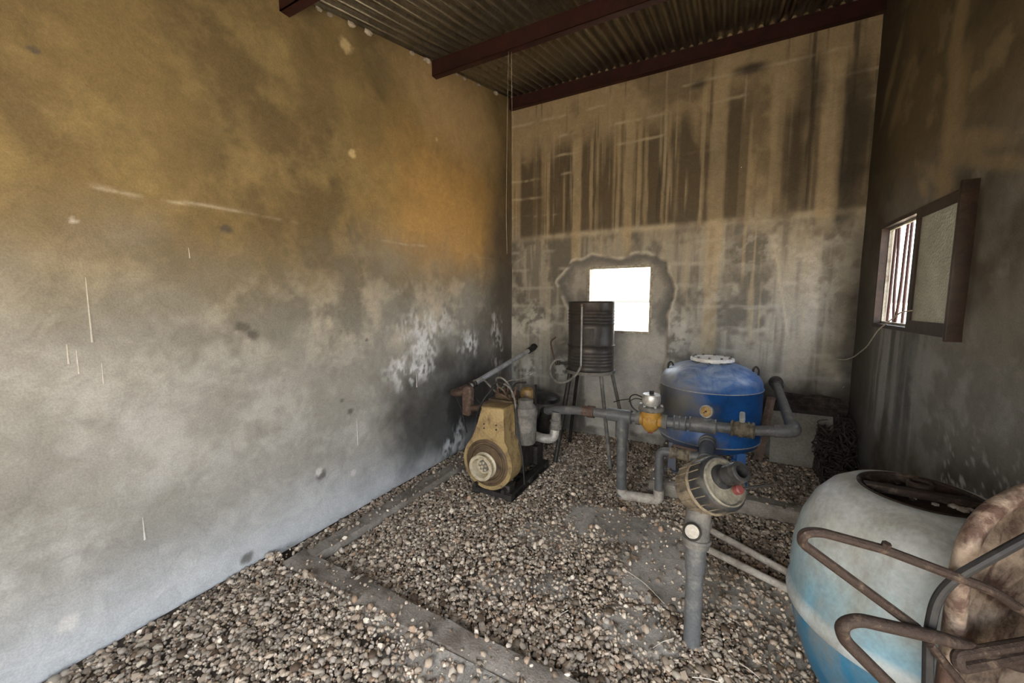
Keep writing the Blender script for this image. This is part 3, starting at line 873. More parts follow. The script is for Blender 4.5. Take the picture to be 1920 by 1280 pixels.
def rough_block(x0, x1, y0, y1, z0, z1, n=24, j=0.006, seed=1):
    """concrete strip with an uneven worn edge"""
    random.seed(seed)
    mb = MB()
    long_x = (x1 - x0) > (y1 - y0)
    for i in range(n + 1):
        t = i / n
        jj = [random.uniform(-j, j) for _ in range(4)]
        if long_x:
            xx = x0 + t * (x1 - x0)
            ring = [(xx, y0 + jj[0], z0), (xx, y0 + jj[0], z1 - 0.012 + jj[1]), (xx, y0 + 0.015 + jj[0], z1 + jj[1] * 0.5), (xx, y1 - 0.015 + jj[2], z1 + jj[3] * 0.5), (xx, y1 + jj[2], z1 - 0.012 + jj[3]), (xx, y1 + jj[2], z0)]
        else:
            yy = y0 + t * (y1 - y0)
            ring = [(x0 + jj[0], yy, z0), (x0 + jj[0], yy, z1 - 0.012 + jj[1]), (x0 + 0.015 + jj[0], yy, z1 + jj[1] * 0.5), (x1 - 0.015 + jj[2], yy, z1 + jj[3] * 0.5), (x1 + jj[2], yy, z1 - 0.012 + jj[3]), (x1 + jj[2], yy, z0)]
        rv = [mb.bm.verts.new(p) for p in ring]
        if i:
            for k in range(6):
                mb.bm.faces.new((prev[k], prev[(k + 1) % 6], rv[(k + 1) % 6], rv[k]))
        else:
            mb.bm.faces.new(rv)
        prev = rv
    mb.bm.faces.new(prev)
    return mb
structure(obj('trim_1', rough_block(KX[0], KX[1], KY[1] - 0.02, 4.0, -0.02, 0.042, 40, 0.006, 3), 'concrete'))
structure(obj('trim_2', rough_block(KX[0], 1.0, KY[0], KY[1], -0.02, 0.045, 40, 0.008, 5), 'concrete'))
structure(obj('trim_3', rough_block(PL[0], XR - 0.02, PL[2], PL[2] + 0.13, -0.02, 0.105, 26, 0.007, 7), 'concrete'))
structure(obj('trim_4', rough_block(PL[0], PL[0] + 0.13, PL[2] + 0.12, YB - 0.02, -0.02, 0.10, 20, 0.007, 9), 'concrete'))

# gravel
rg = np.random.default_rng(11)
N = 104000
gx = rg.uniform(XL + 0.03, XR - 0.03, N); gy = rg.uniform(0.1, YB - 0.03, N)
gd = dust(gx, gy)
keep = rg.random(N) > gd * 0.93
keep &= ~((gx > KX[0] - 0.004) & (gx < KX[1] + 0.008) & (gy > KY[0]) & (gy < 4.0) & (rg.random(N) > 0.05))
keep &= ~((gy > KY[0] + 0.03 + 0.06 * (fbm(gx * 4, gy, 230) - 0.5)) & (gy < KY[1] + 0.008) & (rg.random(N) > 0.08))
keep &= ~((gx > PL[0] - 0.01) & (gy > PL[2] - 0.01) & ((gx < PL[0] + 0.12) | (gy < PL[2] + 0.12)) & (rg.random(N) > 0.05))
gx, gy = gx[keep], gy[keep]
N = len(gx)
gs = np.clip(rg.lognormal(math.log(0.0086), 0.36, N), 0.004, 0.022)
onk = (((gx > KX[0]) & (gx < KX[1]) & (gy > KY[0]) & (gy < 4.0)) | ((gy > KY[0]) & (gy < KY[1])))
onp = ((gx > PL[0]) & (gy > PL[2]) & ((gx < PL[0] + 0.13) | (gy < PL[2] + 0.13)))
gz = floor_z(gx, gy) + gs * rg.uniform(0.0, 0.5, N)
gz = np.where(onk, 0.043 + gs * 0.35, gz)
gz = np.where(onp, 0.103 + gs * 0.35, gz)
t_ = (1 + 5 ** 0.5) / 2
ico = np.array([(-1, t_, 0), (1, t_, 0), (-1, -t_, 0), (1, -t_, 0), (0, -1, t_), (0, 1, t_), (0, -1, -t_), (0, 1, -t_), (t_, 0, -1), (t_, 0, 1), (-t_, 0, -1), (-t_, 0, 1)], float)
ico /= np.linalg.norm(ico[0])
icf = np.array([(0, 11, 5), (0, 5, 1), (0, 1, 7), (0, 7, 10), (0, 10, 11), (1, 5, 9), (5, 11, 4), (11, 10, 2), (10, 7, 6), (7, 1, 8), (3, 9, 4), (3, 4, 2), (3, 2, 6), (3, 6, 8), (3, 8, 9), (4, 9, 5), (2, 4, 11), (6, 2, 10), (8, 6, 7), (9, 8, 1)])
def quat_rot(n):
    qn = rg.normal(size=(n, 4)); qn /= np.linalg.norm(qn, axis=1)[:, None]
    w, x_, y_, z_ = qn.T
    return np.stack([np.stack([1 - 2 * (y_ ** 2 + z_ ** 2), 2 * (x_ * y_ - w * z_), 2 * (x_ * z_ + w * y_)], -1),
                     np.stack([2 * (x_ * y_ + w * z_), 1 - 2 * (x_ ** 2 + z_ ** 2), 2 * (y_ * z_ - w * x_)], -1),
                     np.stack([2 * (x_ * z_ - w * y_), 2 * (y_ * z_ + w * x_), 1 - 2 * (x_ ** 2 + y_ ** 2)], -1)], 1)
def stone_cols(n):
    base = np.array([[0.50, 0.44, 0.37], [0.40, 0.34, 0.28], [0.62, 0.57, 0.50], [0.28, 0.22, 0.17], [0.44, 0.40, 0.36], [0.34, 0.25, 0.18]])
    c = base[rg.choice(6, n, p=[0.27, 0.24, 0.17, 0.12, 0.12, 0.08])] * rg.uniform(0.28, 1.25, (n, 1)) * np.array([1.07, 1.0, 0.91])
    return c
# the stones that show largest become objects of their own
cdist = np.sqrt(gx ** 2 + gy ** 2 + (gz - CAM_H) ** 2)
fx = -_sy * gx + _cy * gy; rx = _cy * gx + _sy * gy
dep = fx * _cp + (CAM_H - gz) * _sp
pyx = W_PX / 2 + F_PX * rx / dep
pyy = H_PX / 2 - F_PX * ((gz - CAM_H) * _cp + fx * _sp) / dep
inview = (pyx > 5) & (pyx < 1500) & (pyy < 1275) & (dep > 0.3) & ~onk
size_px = np.where(inview, gs / dep, 0)
big = np.argsort(-size_px)[:290]
rest = np.setdiff1d(np.arange(N), big)
cols_all = stone_cols(N)
n = len(rest)
R = quat_rot(n)
sc = gs[rest][:, None] * np.stack([rg.uniform(0.8, 1.35, n), rg.uniform(0.8, 1.2, n), rg.uniform(0.55, 0.85, n)], -1)
local = ico[None] * rg.uniform(0.85, 1.15, (n, 12, 1)) * sc[:, None, :]
pts = np.einsum('nij,nkj->nki', R, local)
pts += np.stack([gx[rest], gy[rest], gz[rest]], -1)[:, None, :]
me = bpy.data.meshes.new('gravel')
me.vertices.add(n * 12)
me.vertices.foreach_set('co', pts.reshape(-1).astype(np.float32))
fa = (icf[None] + (np.arange(n) * 12)[:, None, None]).reshape(-1)
me.loops.add(len(fa)); me.loops.foreach_set('vertex_index', fa.astype(np.int32))
me.polygons.add(n * 20)
me.polygons.foreach_set('loop_start', np.arange(0, n * 60, 3, dtype=np.int32))
me.update(calc_edges=True); me.validate()
set_colors(me, np.repeat(cols_all[rest], 12, 0))
gravel = finish(me, 'gravel', 'stones', floor, 50)
gravel['kind'] = 'stuff'
gravel['label'] = 'loose pale brown gravel covering the floor'
stone_meshes = []
for k in range(8):
    me = bpy.data.meshes.new('gravel_stone')
    v = ico * rg.uniform(0.82, 1.18, (12, 1)) * np.array([1.15, 1.0, 0.7])
    me.from_pydata(v.tolist(), [], icf.tolist())
    set_colors(me, np.tile(stone_cols(1), (12, 1)))
    me.materials.append(MATS['stones'])
    me.shade_smooth(); me.set_sharp_from_angle(angle=math.radians(50))
    stone_meshes.append(me)
for k, i in enumerate(big):
    o = bpy.data.objects.new('gravel_stone', stone_meshes[k % 8])
    o.location = (gx[i], gy[i], gz[i]); o.scale = (gs[i],) * 3
    o.rotation_euler = (rg.uniform(-0.5, 0.5), rg.uniform(-0.5, 0.5), rg.uniform(0, 6.28))
    COL.objects.link(o); o.parent = floor

# ================================================================== OBJECTS
# ------------------------------------------------------------------ diesel engine with pump
eng = thing('diesel_engine', (-1.52, 2.80, 0.0), 'old dusty yellow air-cooled diesel engine pumpset on a black skid', 'engine')
# skid
mb = MB()
for xr in (-1.37, -1.67):
    mb.bb(xr - 0.004, xr + 0.004, 2.50, 3.24, 0.015, 0.075)
    mb.bb(xr - 0.03, xr + 0.03, 2.50, 3.24, 0.070, 0.078)
    mb.bb(xr - 0.03, xr + 0.03, 2.50, 3.24, 0.012, 0.020)
for yy in (2.52, 2.86, 3.20):
    mb.bb(-1.70, -1.34, yy - 0.03, yy + 0.03, 0.03, 0.07)
obj('base_frame', mb, 'dark_iron', eng)
for xr in (-1.66, -1.40):
    obj('foot', MB().bb(xr - 0.035, xr + 0.035, 2.51, 2.60, 0.07, 0.13, 0.006).cyl((xr, 2.53, 0.10), (xr, 2.46, 0.10), 0.016), 'dark_iron', eng)
# blower housing outline (x, z)
cx, cz, R0 = -1.560, 0.290, 0.222
out = []
for k in range(0, 41):
    a = math.radians(58 - k * (360 - 2 * 58 + 28) / 40.0 * 1.0)
    out.append((cx + R0 * math.cos(a), cz + R0 * math.sin(a)))
out = [(cx + R0 * math.cos(a), cz + R0 * math.sin(a)) for a in [math.radians(40 - k * (260) / 44.0) for k in range(45)]]
out += [(-1.700, 0.475), (-1.660, 0.530), (-1.632, 0.60), (-1.618, 0.735), (-1.410, 0.745), (-1.412, 0.66), (-1.420, 0.56), (-1.405, 0.49)]
bh = obj('blower_housing', MB().prism(out, 2.50, 2.68, 1, 0.014), 'engine_yellow', eng, 'ochre yellow sheet metal blower housing', 40)
for (px_, pz_) in [(-1.585, 0.60), (-1.475, 0.605), (-1.585, 0.565), (-1.475, 0.57)]:
    obj('rivet', MB().cyl((px_, 2.503, pz_), (px_, 2.493, pz_), 0.006, seg=8), 'dark_iron', bh)
# fan intake: dark dished rings
mb = MB().lathe([(0.185, 0.0), (0.188, 0.006), (0.172, 0.012), (0.165, 0.004), (0.150, 0.004), (0.146, 0.014), (0.138, 0.016), (0.132, 0.004), (0.0, 0.003)], (cx, 2.497, cz), (0, -1, 0), 48)
obj('fan_ring', mb, 'engine_brown', eng)
# pulley cup
pc = (-1.572, 2.49, 0.272)
mb = MB().lathe([(0.104, 0.0), (0.106, 0.012), (0.090, 0.020), (0.088, 0.055), (0.100, 0.060), (0.104, 0.066), (0.102, 0.074), (0.078, 0.074), (0.074, 0.068), (0.068, 0.010), (0.0, 0.010)], pc, (0, -1, 0), 44)
pul = obj('pulley', mb, 'cream_metal', eng, 'cream painted cup pulley')
mb = MB().lathe([(0.046, 0), (0.046, 0.016), (0.040, 0.020), (0.0, 0.020)], (pc[0], pc[1] - 0.01, pc[2]), (0, -1, 0), 28)
obj('hub', mb, 'dusty_grey', pul)
for k in range(6):
    a = 2 * PI * k / 6 + 0.3
    c = (pc[0] + 0.032 * math.cos(a), pc[1] - 0.034, pc[2] + 0.032 * math.sin(a))
    obj('bolt', MB().cyl((c[0], c[1] + 0.006, c[2]), (c[0], c[1] - 0.006, c[2]), 0.010, seg=6), 'cream_metal', pul)
obj('centre_bolt', MB().cyl((pc[0], pc[1] - 0.025, pc[2]), (pc[0], pc[1] - 0.048, pc[2]), 0.013, seg=6), 'cream_metal', pul)
# crankcase, cylinder, head
mb = MB().bb(-1.70, -1.42, 2.68, 3.06, 0.11, 0.43, 0.02)
mb.lathe([(0.13, 0), (0.13, 0.03), (0.09, 0.05)], (-1.56, 3.06, 0.29), (0, 1, 0), 28)
obj('crankcase', mb, 'dark_iron', eng)
mb = MB()
for k in range(9):
    z_ = 0.43 + k * 0.030
    mb.bb(-1.665, -1.425, 2.69, 2.93, z_ + 0.008, z_ + 0.018, 0.002)
mb.cyl((-1.545, 2.81, 0.42), (-1.545, 2.81, 0.71), 0.085, seg=24)
obj('cylinder', mb, 'dark_iron', eng)
mb = MB().bb(-1.66, -1.43, 2.68, 2.94, 0.70, 0.755, 0.008)
mb.bb(-1.62, -1.47, 2.72, 2.90, 0.75, 0.80, 0.015)
obj('cylinder_head', mb, 'engine_brown', eng)
random.seed(8)
for k in range(4):
    xx, yy = -1.60 + 0.045 * k, 2.74 + 0.04 * (k % 2)
    obj('injector', MB().cyl((xx, yy, 0.78), (xx + 0.01, yy, 0.86), 0.014, 0.010, 10).cyl((xx, yy, 0.80), (xx, yy, 0.82), 0.020, seg=6), 'muffler_rust', eng)
for (p, m_) in [([(-1.58, 2.72, 0.80), (-1.56, 2.66, 0.87), (-1.50, 2.66, 0.85), (-1.49, 2.70, 0.77)], 'muffler_rust'),
                ([(-1.64, 2.74, 0.76), (-1.63, 2.68, 0.86), (-1.57, 2.70, 0.91), (-1.52, 2.78, 0.82)], 'dark_iron'),
                ([(-1.50, 2.74, 0.80), (-1.45, 2.68, 0.84), (-1.43, 2.74, 0.90), (-1.40, 2.86, 0.88)], 'dark_iron'),
                ([(-1.55, 2.72, 0.79), (-1.53, 2.64, 0.82), (-1.47, 2.64, 0.80), (-1.46, 2.70, 0.76)], 'muffler_rust'),
                ([(-1.60, 2.74, 0.85), (-1.60, 2.70, 0.93), (-1.51, 2.66, 0.95), (-1.45, 2.68, 0.88), (-1.46, 2.74, 0.78)], 'hose_grey'),
                ([(-1.55, 2.78, 0.84), (-1.50, 2.66, 0.90), (-1.42, 2.63, 0.88), (-1.385, 2.64, 0.78), (-1.39, 2.66, 0.70)], 'hose_grey'),
                ([(-1.62, 2.80, 0.78), (-1.54, 2.80, 0.90), (-1.42, 2.80, 0.91), (-1.33, 2.86, 0.97)], 'hose_grey'),
                ([(-1.60, 2.68, 0.86), (-1.68, 2.62, 0.74), (-1.72, 2.60, 0.62), (-1.74, 2.64, 0.45)], 'rubber'),
                ([(-1.39, 2.66, 0.74), (-1.365, 2.64, 0.55), (-1.31, 2.62, 0.35), (-1.29, 2.62, 0.12)], 'rubber'),
                ([(-1.66, 2.86, 0.74), (-1.78, 2.78, 0.90), (-1.88, 2.80, 0.86)], 'hose_grey')]:
    obj('hose', MB().tube(p, 0.0075, 0.06, 8), m_, eng)
# oil-bath air cleaner
mb = MB().lathe([(0.0, 0.40), (0.078, 0.40), (0.088, 0.415), (0.090, 0.50), (0.093, 0.505), (0.093, 0.515), (0.090, 0.52), (0.094, 0.60), (0.098, 0.64), (0.101, 0.645), (0.101, 0.665), (0.096, 0.675), (0.094, 0.70), (0.066, 0.725), (0.062, 0.735), (0.066, 0.745), (0.060, 0.762), (0.030, 0.775), (0, 0.778)], (-1.358, 2.77, 0), (0, 0, 1), 36)
obj('air_cleaner', mb, 'dusty_grey', eng, 'dusty grey oil-bath air cleaner canister')
mb = MB().lathe([(0, 0.70), (0.05, 0.70), (0.062, 0.73), (0.062, 0.785), (0.054, 0.815), (0.03, 0.835), (0, 0.84)], (-1.40, 2.90, 0), (0, 0, 1), 28)
obj('fuel_filter', mb, 'amber', eng, 'stained amber fuel filter bowl')
obj('bracket', MB().bb(-1.46, -1.38, 2.74, 2.80, 0.52, 0.60, 0.004).bb(-1.34, -1.325, 2.88, 2.92, 0.60, 0.86), 'dark_iron', eng)
# silencer and manifold
mb = MB().prism([(-1.955, 0.575), (-1.94, 0.56), (-1.885, 0.555), (-1.865, 0.575), (-1.86, 0.785), (-1.875, 0.815), (-1.905, 0.825), (-1.945, 0.81), (-1.955, 0.78)], 2.715, 2.785, 1, 0.016)
muf = obj('silencer', mb, 'muffler_rust', eng, 'rust brown box silencer')
obj('manifold', MB().tube([(-1.87, 2.74, 0.63), (-1.78, 2.74, 0.64), (-1.72, 2.78, 0.69), (-1.64, 2.80, 0.70)], 0.026, 0.05, 12), 'muffler_rust', muf)
obj('stay', MB().tube([(-2.07, 2.78, 0.72), (-1.97, 2.74, 0.60), (-1.92, 2.74, 0.40)], 0.006, 0, 6).tube([(-1.96, 2.86, 0.73), (-1.80, 2.84, 0.62), (-1.72, 2.84, 0.42)], 0.009, 0, 6).tube([(-1.93, 2.74, 0.58), (-1.72, 2.72, 0.58)], 0.006, 0, 6), 'dark_iron', muf)
# pump
mb = MB().lathe([(0.05, 0), (0.06, 0.05), (0.15, 0.07), (0.165, 0.10), (0.165, 0.15), (0.15, 0.18), (0.07, 0.19)], (-1.50, 3.08, 0.36), (0, 1, 0), 36)
mb.bb(-1.60, -1.40, 3.10, 3.24, 0.07, 0.24, 0.01)
mb.cyl((-1.38, 3.18, 0.40), (-1.30, 3.06, 0.60), 0.06, 0.05)
pump = obj('pump', mb, 'dark_iron', eng, 'black cast iron pump casing')
mb = MB().tube([(-1.44, 2.98, 0.395), (-1.26, 2.98, 0.38), (-1.19, 2.98, 0.40), (-1.175, 2.99, 0.56)], 0.040, 0.10, 16, 7)
obj('suction_bend', mb, 'alloy', pump, 'pale grey curved suction bend')
mb = MB()
for z_ in (0.485, 0.505, 0.55):
    mb.torus((-1.178, 2.985, z_), (0, 0.06, 1), 0.042, 0.009, 20, 8)
mb.cyl((-1.178, 2.985, 0.48), (-1.172, 2.99, 0.63), 0.046, 0.040)
obj('clamp', mb, 'dusty_grey', pump)

# ------------------------------------------------------------------ exhaust pipe through the back wall
exh = thing('exhaust_pipe', (-2.03, 3.5, 0.0), 'long grey exhaust pipe rising along left wall into the back wall', 'pipe')
obj('pipe', MB().tube([(-2.06, 2.99, 0.752), (-2.012, YB - 0.01, 0.993)], 0.027, 0, 16), 'pipe_light', exh)
obj('collar', MB().cyl((-2.014, 4.18, 0.961), (-2.010, 4.353, 0.991), 0.036).cyl((-2.010, 4.34, 0.988), (-2.010, 4.355, 0.990), 0.05), 'rubber', exh)
obj('elbow', MB().tube([(-2.055, 3.06, 0.765), (-2.085, 2.93, 0.738), (-2.13, 2.82, 0.722), (-2.02, 2.775, 0.735), (-1.925, 2.755, 0.775)], 0.031, 0.035, 14), 'muffler_rust', exh)
mb = MB()
for t in (0.0, 0.05, 0.09):
    mb.torus((-2.06 + 0.035 * t, 2.98 + t, 0.751 + 0.175 * t), (0.03, 0.98, 0.17), 0.031, 0.006, 20, 6)
obj('clamp', mb, 'dark_iron', exh)

# ------------------------------------------------------------------ fuel drum on a stand
dr = thing('oil_drum', (-1.10, 3.70, 0.895), 'black ribbed steel drum standing on a tall leg stand', 'drum')
prof = [(0.0, 0.004), (0.205, 0.004), (0.222, 0.0), (0.228, 0.006), (0.222, 0.014)]
for z_ in [0.055, 0.085, 0.115, 0.145, 0.175]: prof += [(0.219, z_ - 0.012), (0.225, z_), (0.219, z_ + 0.012)]
prof += [(0.220, 0.225), (0.230, 0.240), (0.220, 0.255), (0.220, 0.42)]
for z_ in [0.45, 0.48, 0.51, 0.54, 0.57]: prof += [(0.219, z_ - 0.012), (0.226, z_), (0.219, z_ + 0.012)]
prof += [(0.220, 0.648), (0.228, 0.655), (0.222, 0.662), (0.212, 0.655), (0.208, 0.645), (0.0, 0.645)]
obj('body', MB().lathe(prof, (-1.10, 3.70, 0.895), (0, 0, 1), 56), 'drum_paint', dr)
# sight tube on the camera-left of the front
a0 = math.radians(-78)
sx_, sy_ = -1.10 + 0.238 * math.sin(math.radians(-2)), 3.70 - 0.238
sx_, sy_ = -1.10 - 0.02, 3.70 - 0.237
st = obj('sight_tube', MB().tube([(sx_, sy_, 0.935), (sx_, sy_, 1.53)], 0.0085, 0, 10), 'pipe_light', dr, 'pale clear level tube')
for z_ in (0.94, 1.52):
    obj('tube_fitting', MB().cyl((sx_, sy_ - 0.008, z_), (sx_, sy_ + 0.02, z_), 0.015), 'muffler_rust', st)
# label panel following the curve
mb = MB()
rows = []
for z_ in (1.155, 1.305):
    rows.append([mb.bm.verts.new((-1.10 + 0.2225 * math.sin(a), 3.70 - 0.2225 * math.cos(a), z_)) for a in np.linspace(math.radians(2), math.radians(24), 8)])
for i in range(7): mb.bm.faces.new((rows[0][i], rows[0][i + 1], rows[1][i + 1], rows[1][i]))
bmesh.ops.solidify(mb.bm, geom=mb.bm.faces[:], thickness=0.002)
obj('label_patch', mb, 'drum_label', dr)
obj('tap', MB().cyl((-1.29, 3.60, 0.95), (-1.37, 3.56, 0.95), 0.014).box((-1.38, 3.555, 0.955), (0.03, 0.03, 0.05), None, 0.005), 'dark_iron', dr)

sd = thing('drum_stand', (-1.10, 3.70, 0.0), 'dark steel stand with four splayed legs under the black drum', 'stand')
obj('top_ring', MB().lathe([(0.17, 0.862), (0.238, 0.862), (0.240, 0.893), (0.17, 0.893)], (-1.10, 3.70, 0), (0, 0, 1), 48, False), 'dusty_grey', sd)
mbx = MB().bb(-1.31, -0.89, 3.68, 3.72, 0.866, 0.890).bb(-1.12, -1.08, 3.49, 3.91, 0.867, 0.889)
obj('cross_bar', mbx, 'dark_iron', sd)
for (tx, ty, bx, by, r_) in [(-1.255, 3.55, -1.335, 3.38, 0.022), (-0.955, 3.56, -0.83, 3.50, 0.018), (-0.93, 3.86, -0.76, 3.99, 0.018), (-1.27, 3.84, -1.40, 3.97, 0.018)]:
    obj('leg', MB().tube([(tx, ty, 0.865), (bx, by, 0.0)], r_, 0, 12), 'dark_iron' if tx < -1.1 else 'dusty_grey', sd)
obj('hose', MB().tube([(-1.12, 3.47, 0.955), (-1.15, 3.44, 0.88), (-1.23, 3.42, 0.80), (-1.34, 3.44, 0.77), (-1.43, 3.47, 0.82), (-1.45, 3.50, 0.92), (-1.40, 3.53, 0.99), (-1.34, 3.56, 0.985)], 0.012, 0.10, 10), 'hose_grey', dr, 'looped grey fuel hose')
obj('fuel_line', MB().tube([(-1.40, 3.545, 0.93), (-1.42, 3.52, 1.02), (-1.44, 3.52, 1.10), (-1.47, 3.56, 1.16), (-1.43, 3.60, 1.20)], 0.008, 0.03, 8), 'muffler_rust', dr, 'thin rusty curled line')

# canister behind the engine
cn = thing('canister', (-1.70, 3.95, 0.0), 'stained grey canister with dark lid in corner behind the engine', 'canister')
obj('body', MB().lathe([(0, 0), (0.165, 0.0), (0.175, 0.02), (0.18, 0.25), (0.175, 0.40), (0.16, 0.45), (0.0, 0.45)], (-1.70, 3.95, 0), (0, 0, 1), 36), 'dusty_grey', cn)
obj('lid', MB().lathe([(0.17, 0.44), (0.178, 0.445), (0.178, 0.485), (0.15, 0.51), (0.07, 0.53), (0, 0.535)], (-1.70, 3.95, 0), (0, 0, 1), 36), 'black_plastic', cn)

# ------------------------------------------------------------------ blue pressure tank
TX, TY, TR = -0.047, 3.75, 0.40
tk = thing('pressure_tank', (TX, TY, 0.10), 'round blue steel pressure tank with bolted white lid on legs', 'tank')
prof = [(0.0, 0.275), (0.12, 0.280), (0.24, 0.297), (0.33, 0.325), (0.38, 0.355), (TR, 0.395), (TR + 0.004, 0.40), (TR, 0.405)]
prof += [(TR, 0.825), (TR + 0.005, 0.83), (TR + 0.005, 0.838), (TR, 0.843)]
for k in range(1, 12):
    a = k / 11 * PI / 2 * 0.92
    prof.append((TR * math.cos(a) ** 0.75 if k < 11 else 0.10, 0.843 + 0.195 * math.sin(a) ** 0.95))
prof += [(0.0, 1.04)]
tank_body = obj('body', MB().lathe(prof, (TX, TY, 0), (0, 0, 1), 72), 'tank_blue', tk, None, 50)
for z_ in (0.40, 0.834):
    obj('weld_seam', MB().torus((TX, TY, z_), (0, 0, 1), TR + 0.002, 0.005, 72, 6), 'pipe_light', tank_body)
til = Vector((0.02, -0.03, 1)).normalized()
mb = MB().lathe([(0.125, 0.985), (0.125, 1.05)], (TX + 0.01, TY, 0), (0, 0, 1), 40)
obj('neck', mb, 'white_paint', tk)
lid = obj('lid', MB().lathe([(0.0, 1.044), (0.165, 1.044), (0.172, 1.048), (0.172, 1.068), (0.166, 1.073), (0.0, 1.073)], (TX + 0.01, TY, 0), (0, 0, 1), 48), 'white_paint', tk, 'white bolted flange lid')
for k in range(10):
    a = 2 * PI * k / 10 + 0.2
    px_, py_ = TX + 0.01 + 0.148 * math.cos(a), TY + 0.148 * math.sin(a)
    obj('bolt', MB().cyl((px_, py_, 1.03), (px_, py_, 1.086), 0.011, seg=6), 'dusty_grey', lid)
for (px_, py_) in [(TX - 0.315, TY - 0.06), (TX + 0.335, TY - 0.03)]:
    obj('lifting_lug', MB().tube([(px_ - 0.02, py_, 0.945), (px_ - 0.02, py_, 1.00), (px_, py_, 1.025), (px_ + 0.02, py_, 1.00), (px_ + 0.02, py_, 0.95)], 0.008, 0.02, 8), 'dark_iron', tk)
for (px_, py_) in [(-0.30, 3.49), (0.21, 3.49), (0.21, 4.02), (-0.30, 4.02)]:
    obj('leg', MB().bb(px_ - 0.032, px_ + 0.032, py_ - 0.006, py_ + 0.006, 0.10, 0.35).bb(px_ - 0.032, px_ - 0.024, py_, py_ + 0.06, 0.10, 0.35).bb(px_ - 0.05, px_ + 0.05, py_ - 0.04, py_ + 0.06, 0.098, 0.108), 'tank_blue', tk)
obj('outlet', MB().cyl((-0.035, 3.42, 0.46), (-0.035, 3.28, 0.46), 0.05).cyl((-0.035, 3.30, 0.46), (-0.035, 3.275, 0.46), 0.062), 'dusty_grey', tk)

# ------------------------------------------------------------------ upper pipe run with meter valve, gauge and ball valve
PY, PZ = 2.98, 0.672
run = thing('pipework', (-0.615, PY, 0.0), 'grey plastic pipework with yellow valve and gauge in front of blue tank', 'pipework')
def seg(name, x0, x1, r, m, par=run, z=PZ, y=PY, bead=None):
    return obj(name, MB().cyl((x0, y, z), (x1, y, z), r, seg=24), m, par)
obj('delivery_pipe', MB().tube([(-1.30, 3.07, 0.60), (-1.10, 2.99, 0.655), (-0.93, PY, PZ), (-0.70, PY, PZ)], 0.036, 0.12, 18), 'pipe_grey', run)
obj('rusty_union', MB().cyl((-0.945, PY, PZ), (-0.875, PY, PZ), 0.043, seg=8).cyl((-0.90, PY, PZ), (-0.845, PY, PZ), 0.048, seg=20), 'muffler_rust', run, 'rusty pipe union')
mb = MB().cyl((-0.735, PY, PZ), (-0.555, PY, PZ), 0.050, seg=24)
mb.torus((-0.56, PY, PZ), (1, 0, 0), 0.049, 0.006, 24, 6)
mb.cyl((-0.625, PY, PZ), (-0.625, PY, 0.505), 0.050, seg=24)
tee = obj('tee', mb, 'pipe_grey', run)
obj('down_pipe', MB().cyl((-0.625, PY, 0.52), (-0.615, PY, 0.03), 0.038, seg=20), 'pipe_grey', run)
seg('nipple', -0.56, -0.515, 0.036, 'pipe_grey')
seg('hex_nut', -0.525, -0.490, 0.050, 'dusty_grey')
# meter valve
mb = MB().lathe([(0.045, -0.085), (0.045, -0.055), (0.060, -0.045), (0.072, 0.0), (0.060, 0.045), (0.045, 0.055), (0.045, 0.085)], (-0.416, PY, PZ), (1, 0, 0), 28)
mb.lathe([(0.0, -0.09), (0.028, -0.088), (0.045, -0.075), (0.066, -0.04), (0.070, 0.02), (0.072, 0.075)], (-0.416, PY, PZ), (0, 0, 1), 28)
vlv = obj('valve_body', mb, 'cast_yellow', run, 'yellow painted cast valve body')
obj('drain_plug', MB().cyl((-0.416, PY, PZ - 0.085), (-0.416, PY, PZ - 0.10), 0.020, seg=6), 'red_plastic', vlv)
mb = MB().lathe([(0.085, 0.072), (0.090, 0.080), (0.088, 0.105), (0.075, 0.112), (0.0, 0.112)], (-0.416, PY, PZ), (0, 0, 1), 28)
fl = obj('flange', mb, 'dusty_grey', vlv)
for k in range(6):
    a = 2 * PI * k / 6
    obj('bolt', MB().cyl((-0.416 + 0.074 * math.cos(a), PY + 0.074 * math.sin(a), PZ + 0.10), (-0.416 + 0.074 * math.cos(a), PY + 0.074 * math.sin(a), PZ + 0.122), 0.010, seg=6), 'alloy', fl)
mb = MB().lathe([(0.052, 0.11), (0.056, 0.125), (0.062, 0.13), (0.066, 0.15), (0.066, 0.185), (0.060, 0.197), (0.0, 0.199)], (-0.416, PY, PZ), (0, 0, 1), 32)
bon = obj('bonnet', mb, 'alloy', vlv, 'pale alloy bonnet')
obj('stem_nut', MB().cyl((-0.416, PY, PZ + 0.195), (-0.416, PY, PZ + 0.225), 0.018, seg=6), 'dark_iron', bon)
obj('control_tube', MB().tube([(-0.475, PY - 0.01, PZ + 0.165), (-0.53, PY - 0.02, PZ + 0.19), (-0.575, PY - 0.01, PZ + 0.16), (-0.56, PY, PZ + 0.08), (-0.50, PY, PZ + 0.045)], 0.005, 0.05, 6)
    .tube([(-0.475, PY, PZ + 0.145), (-0.53, PY, PZ + 0.155), (-0.58, PY, PZ + 0.12)], 0.004, 0.03, 6)
    .tube([(-0.575, PY, PZ + 0.14), (-0.66, PY + 0.1, PZ + 0.10), (-0.74, PY + 0.2, PZ + 0.05)], 0.004, 0.05, 6), 'rubber', vlv)
seg('hex_nut', -0.335, -0.300, 0.052, 'dusty_grey')
seg('nipple', -0.30, -0.25, 0.036, 'pipe_grey')
mb = MB().cyl((-0.255, PY, PZ + 0.005), (-0.17, PY, PZ + 0.005), 0.050, seg=24)
mb.torus((-0.25, PY, PZ + 0.005), (1, 0, 0), 0.048, 0.006, 24, 6).torus((-0.215, PY, PZ + 0.005), (1, 0, 0), 0.049, 0.005, 24, 6).torus((-0.175, PY, PZ + 0.005), (1, 0, 0), 0.048, 0.006, 24, 6)
obj('coupling', mb, 'pipe_grey', run)
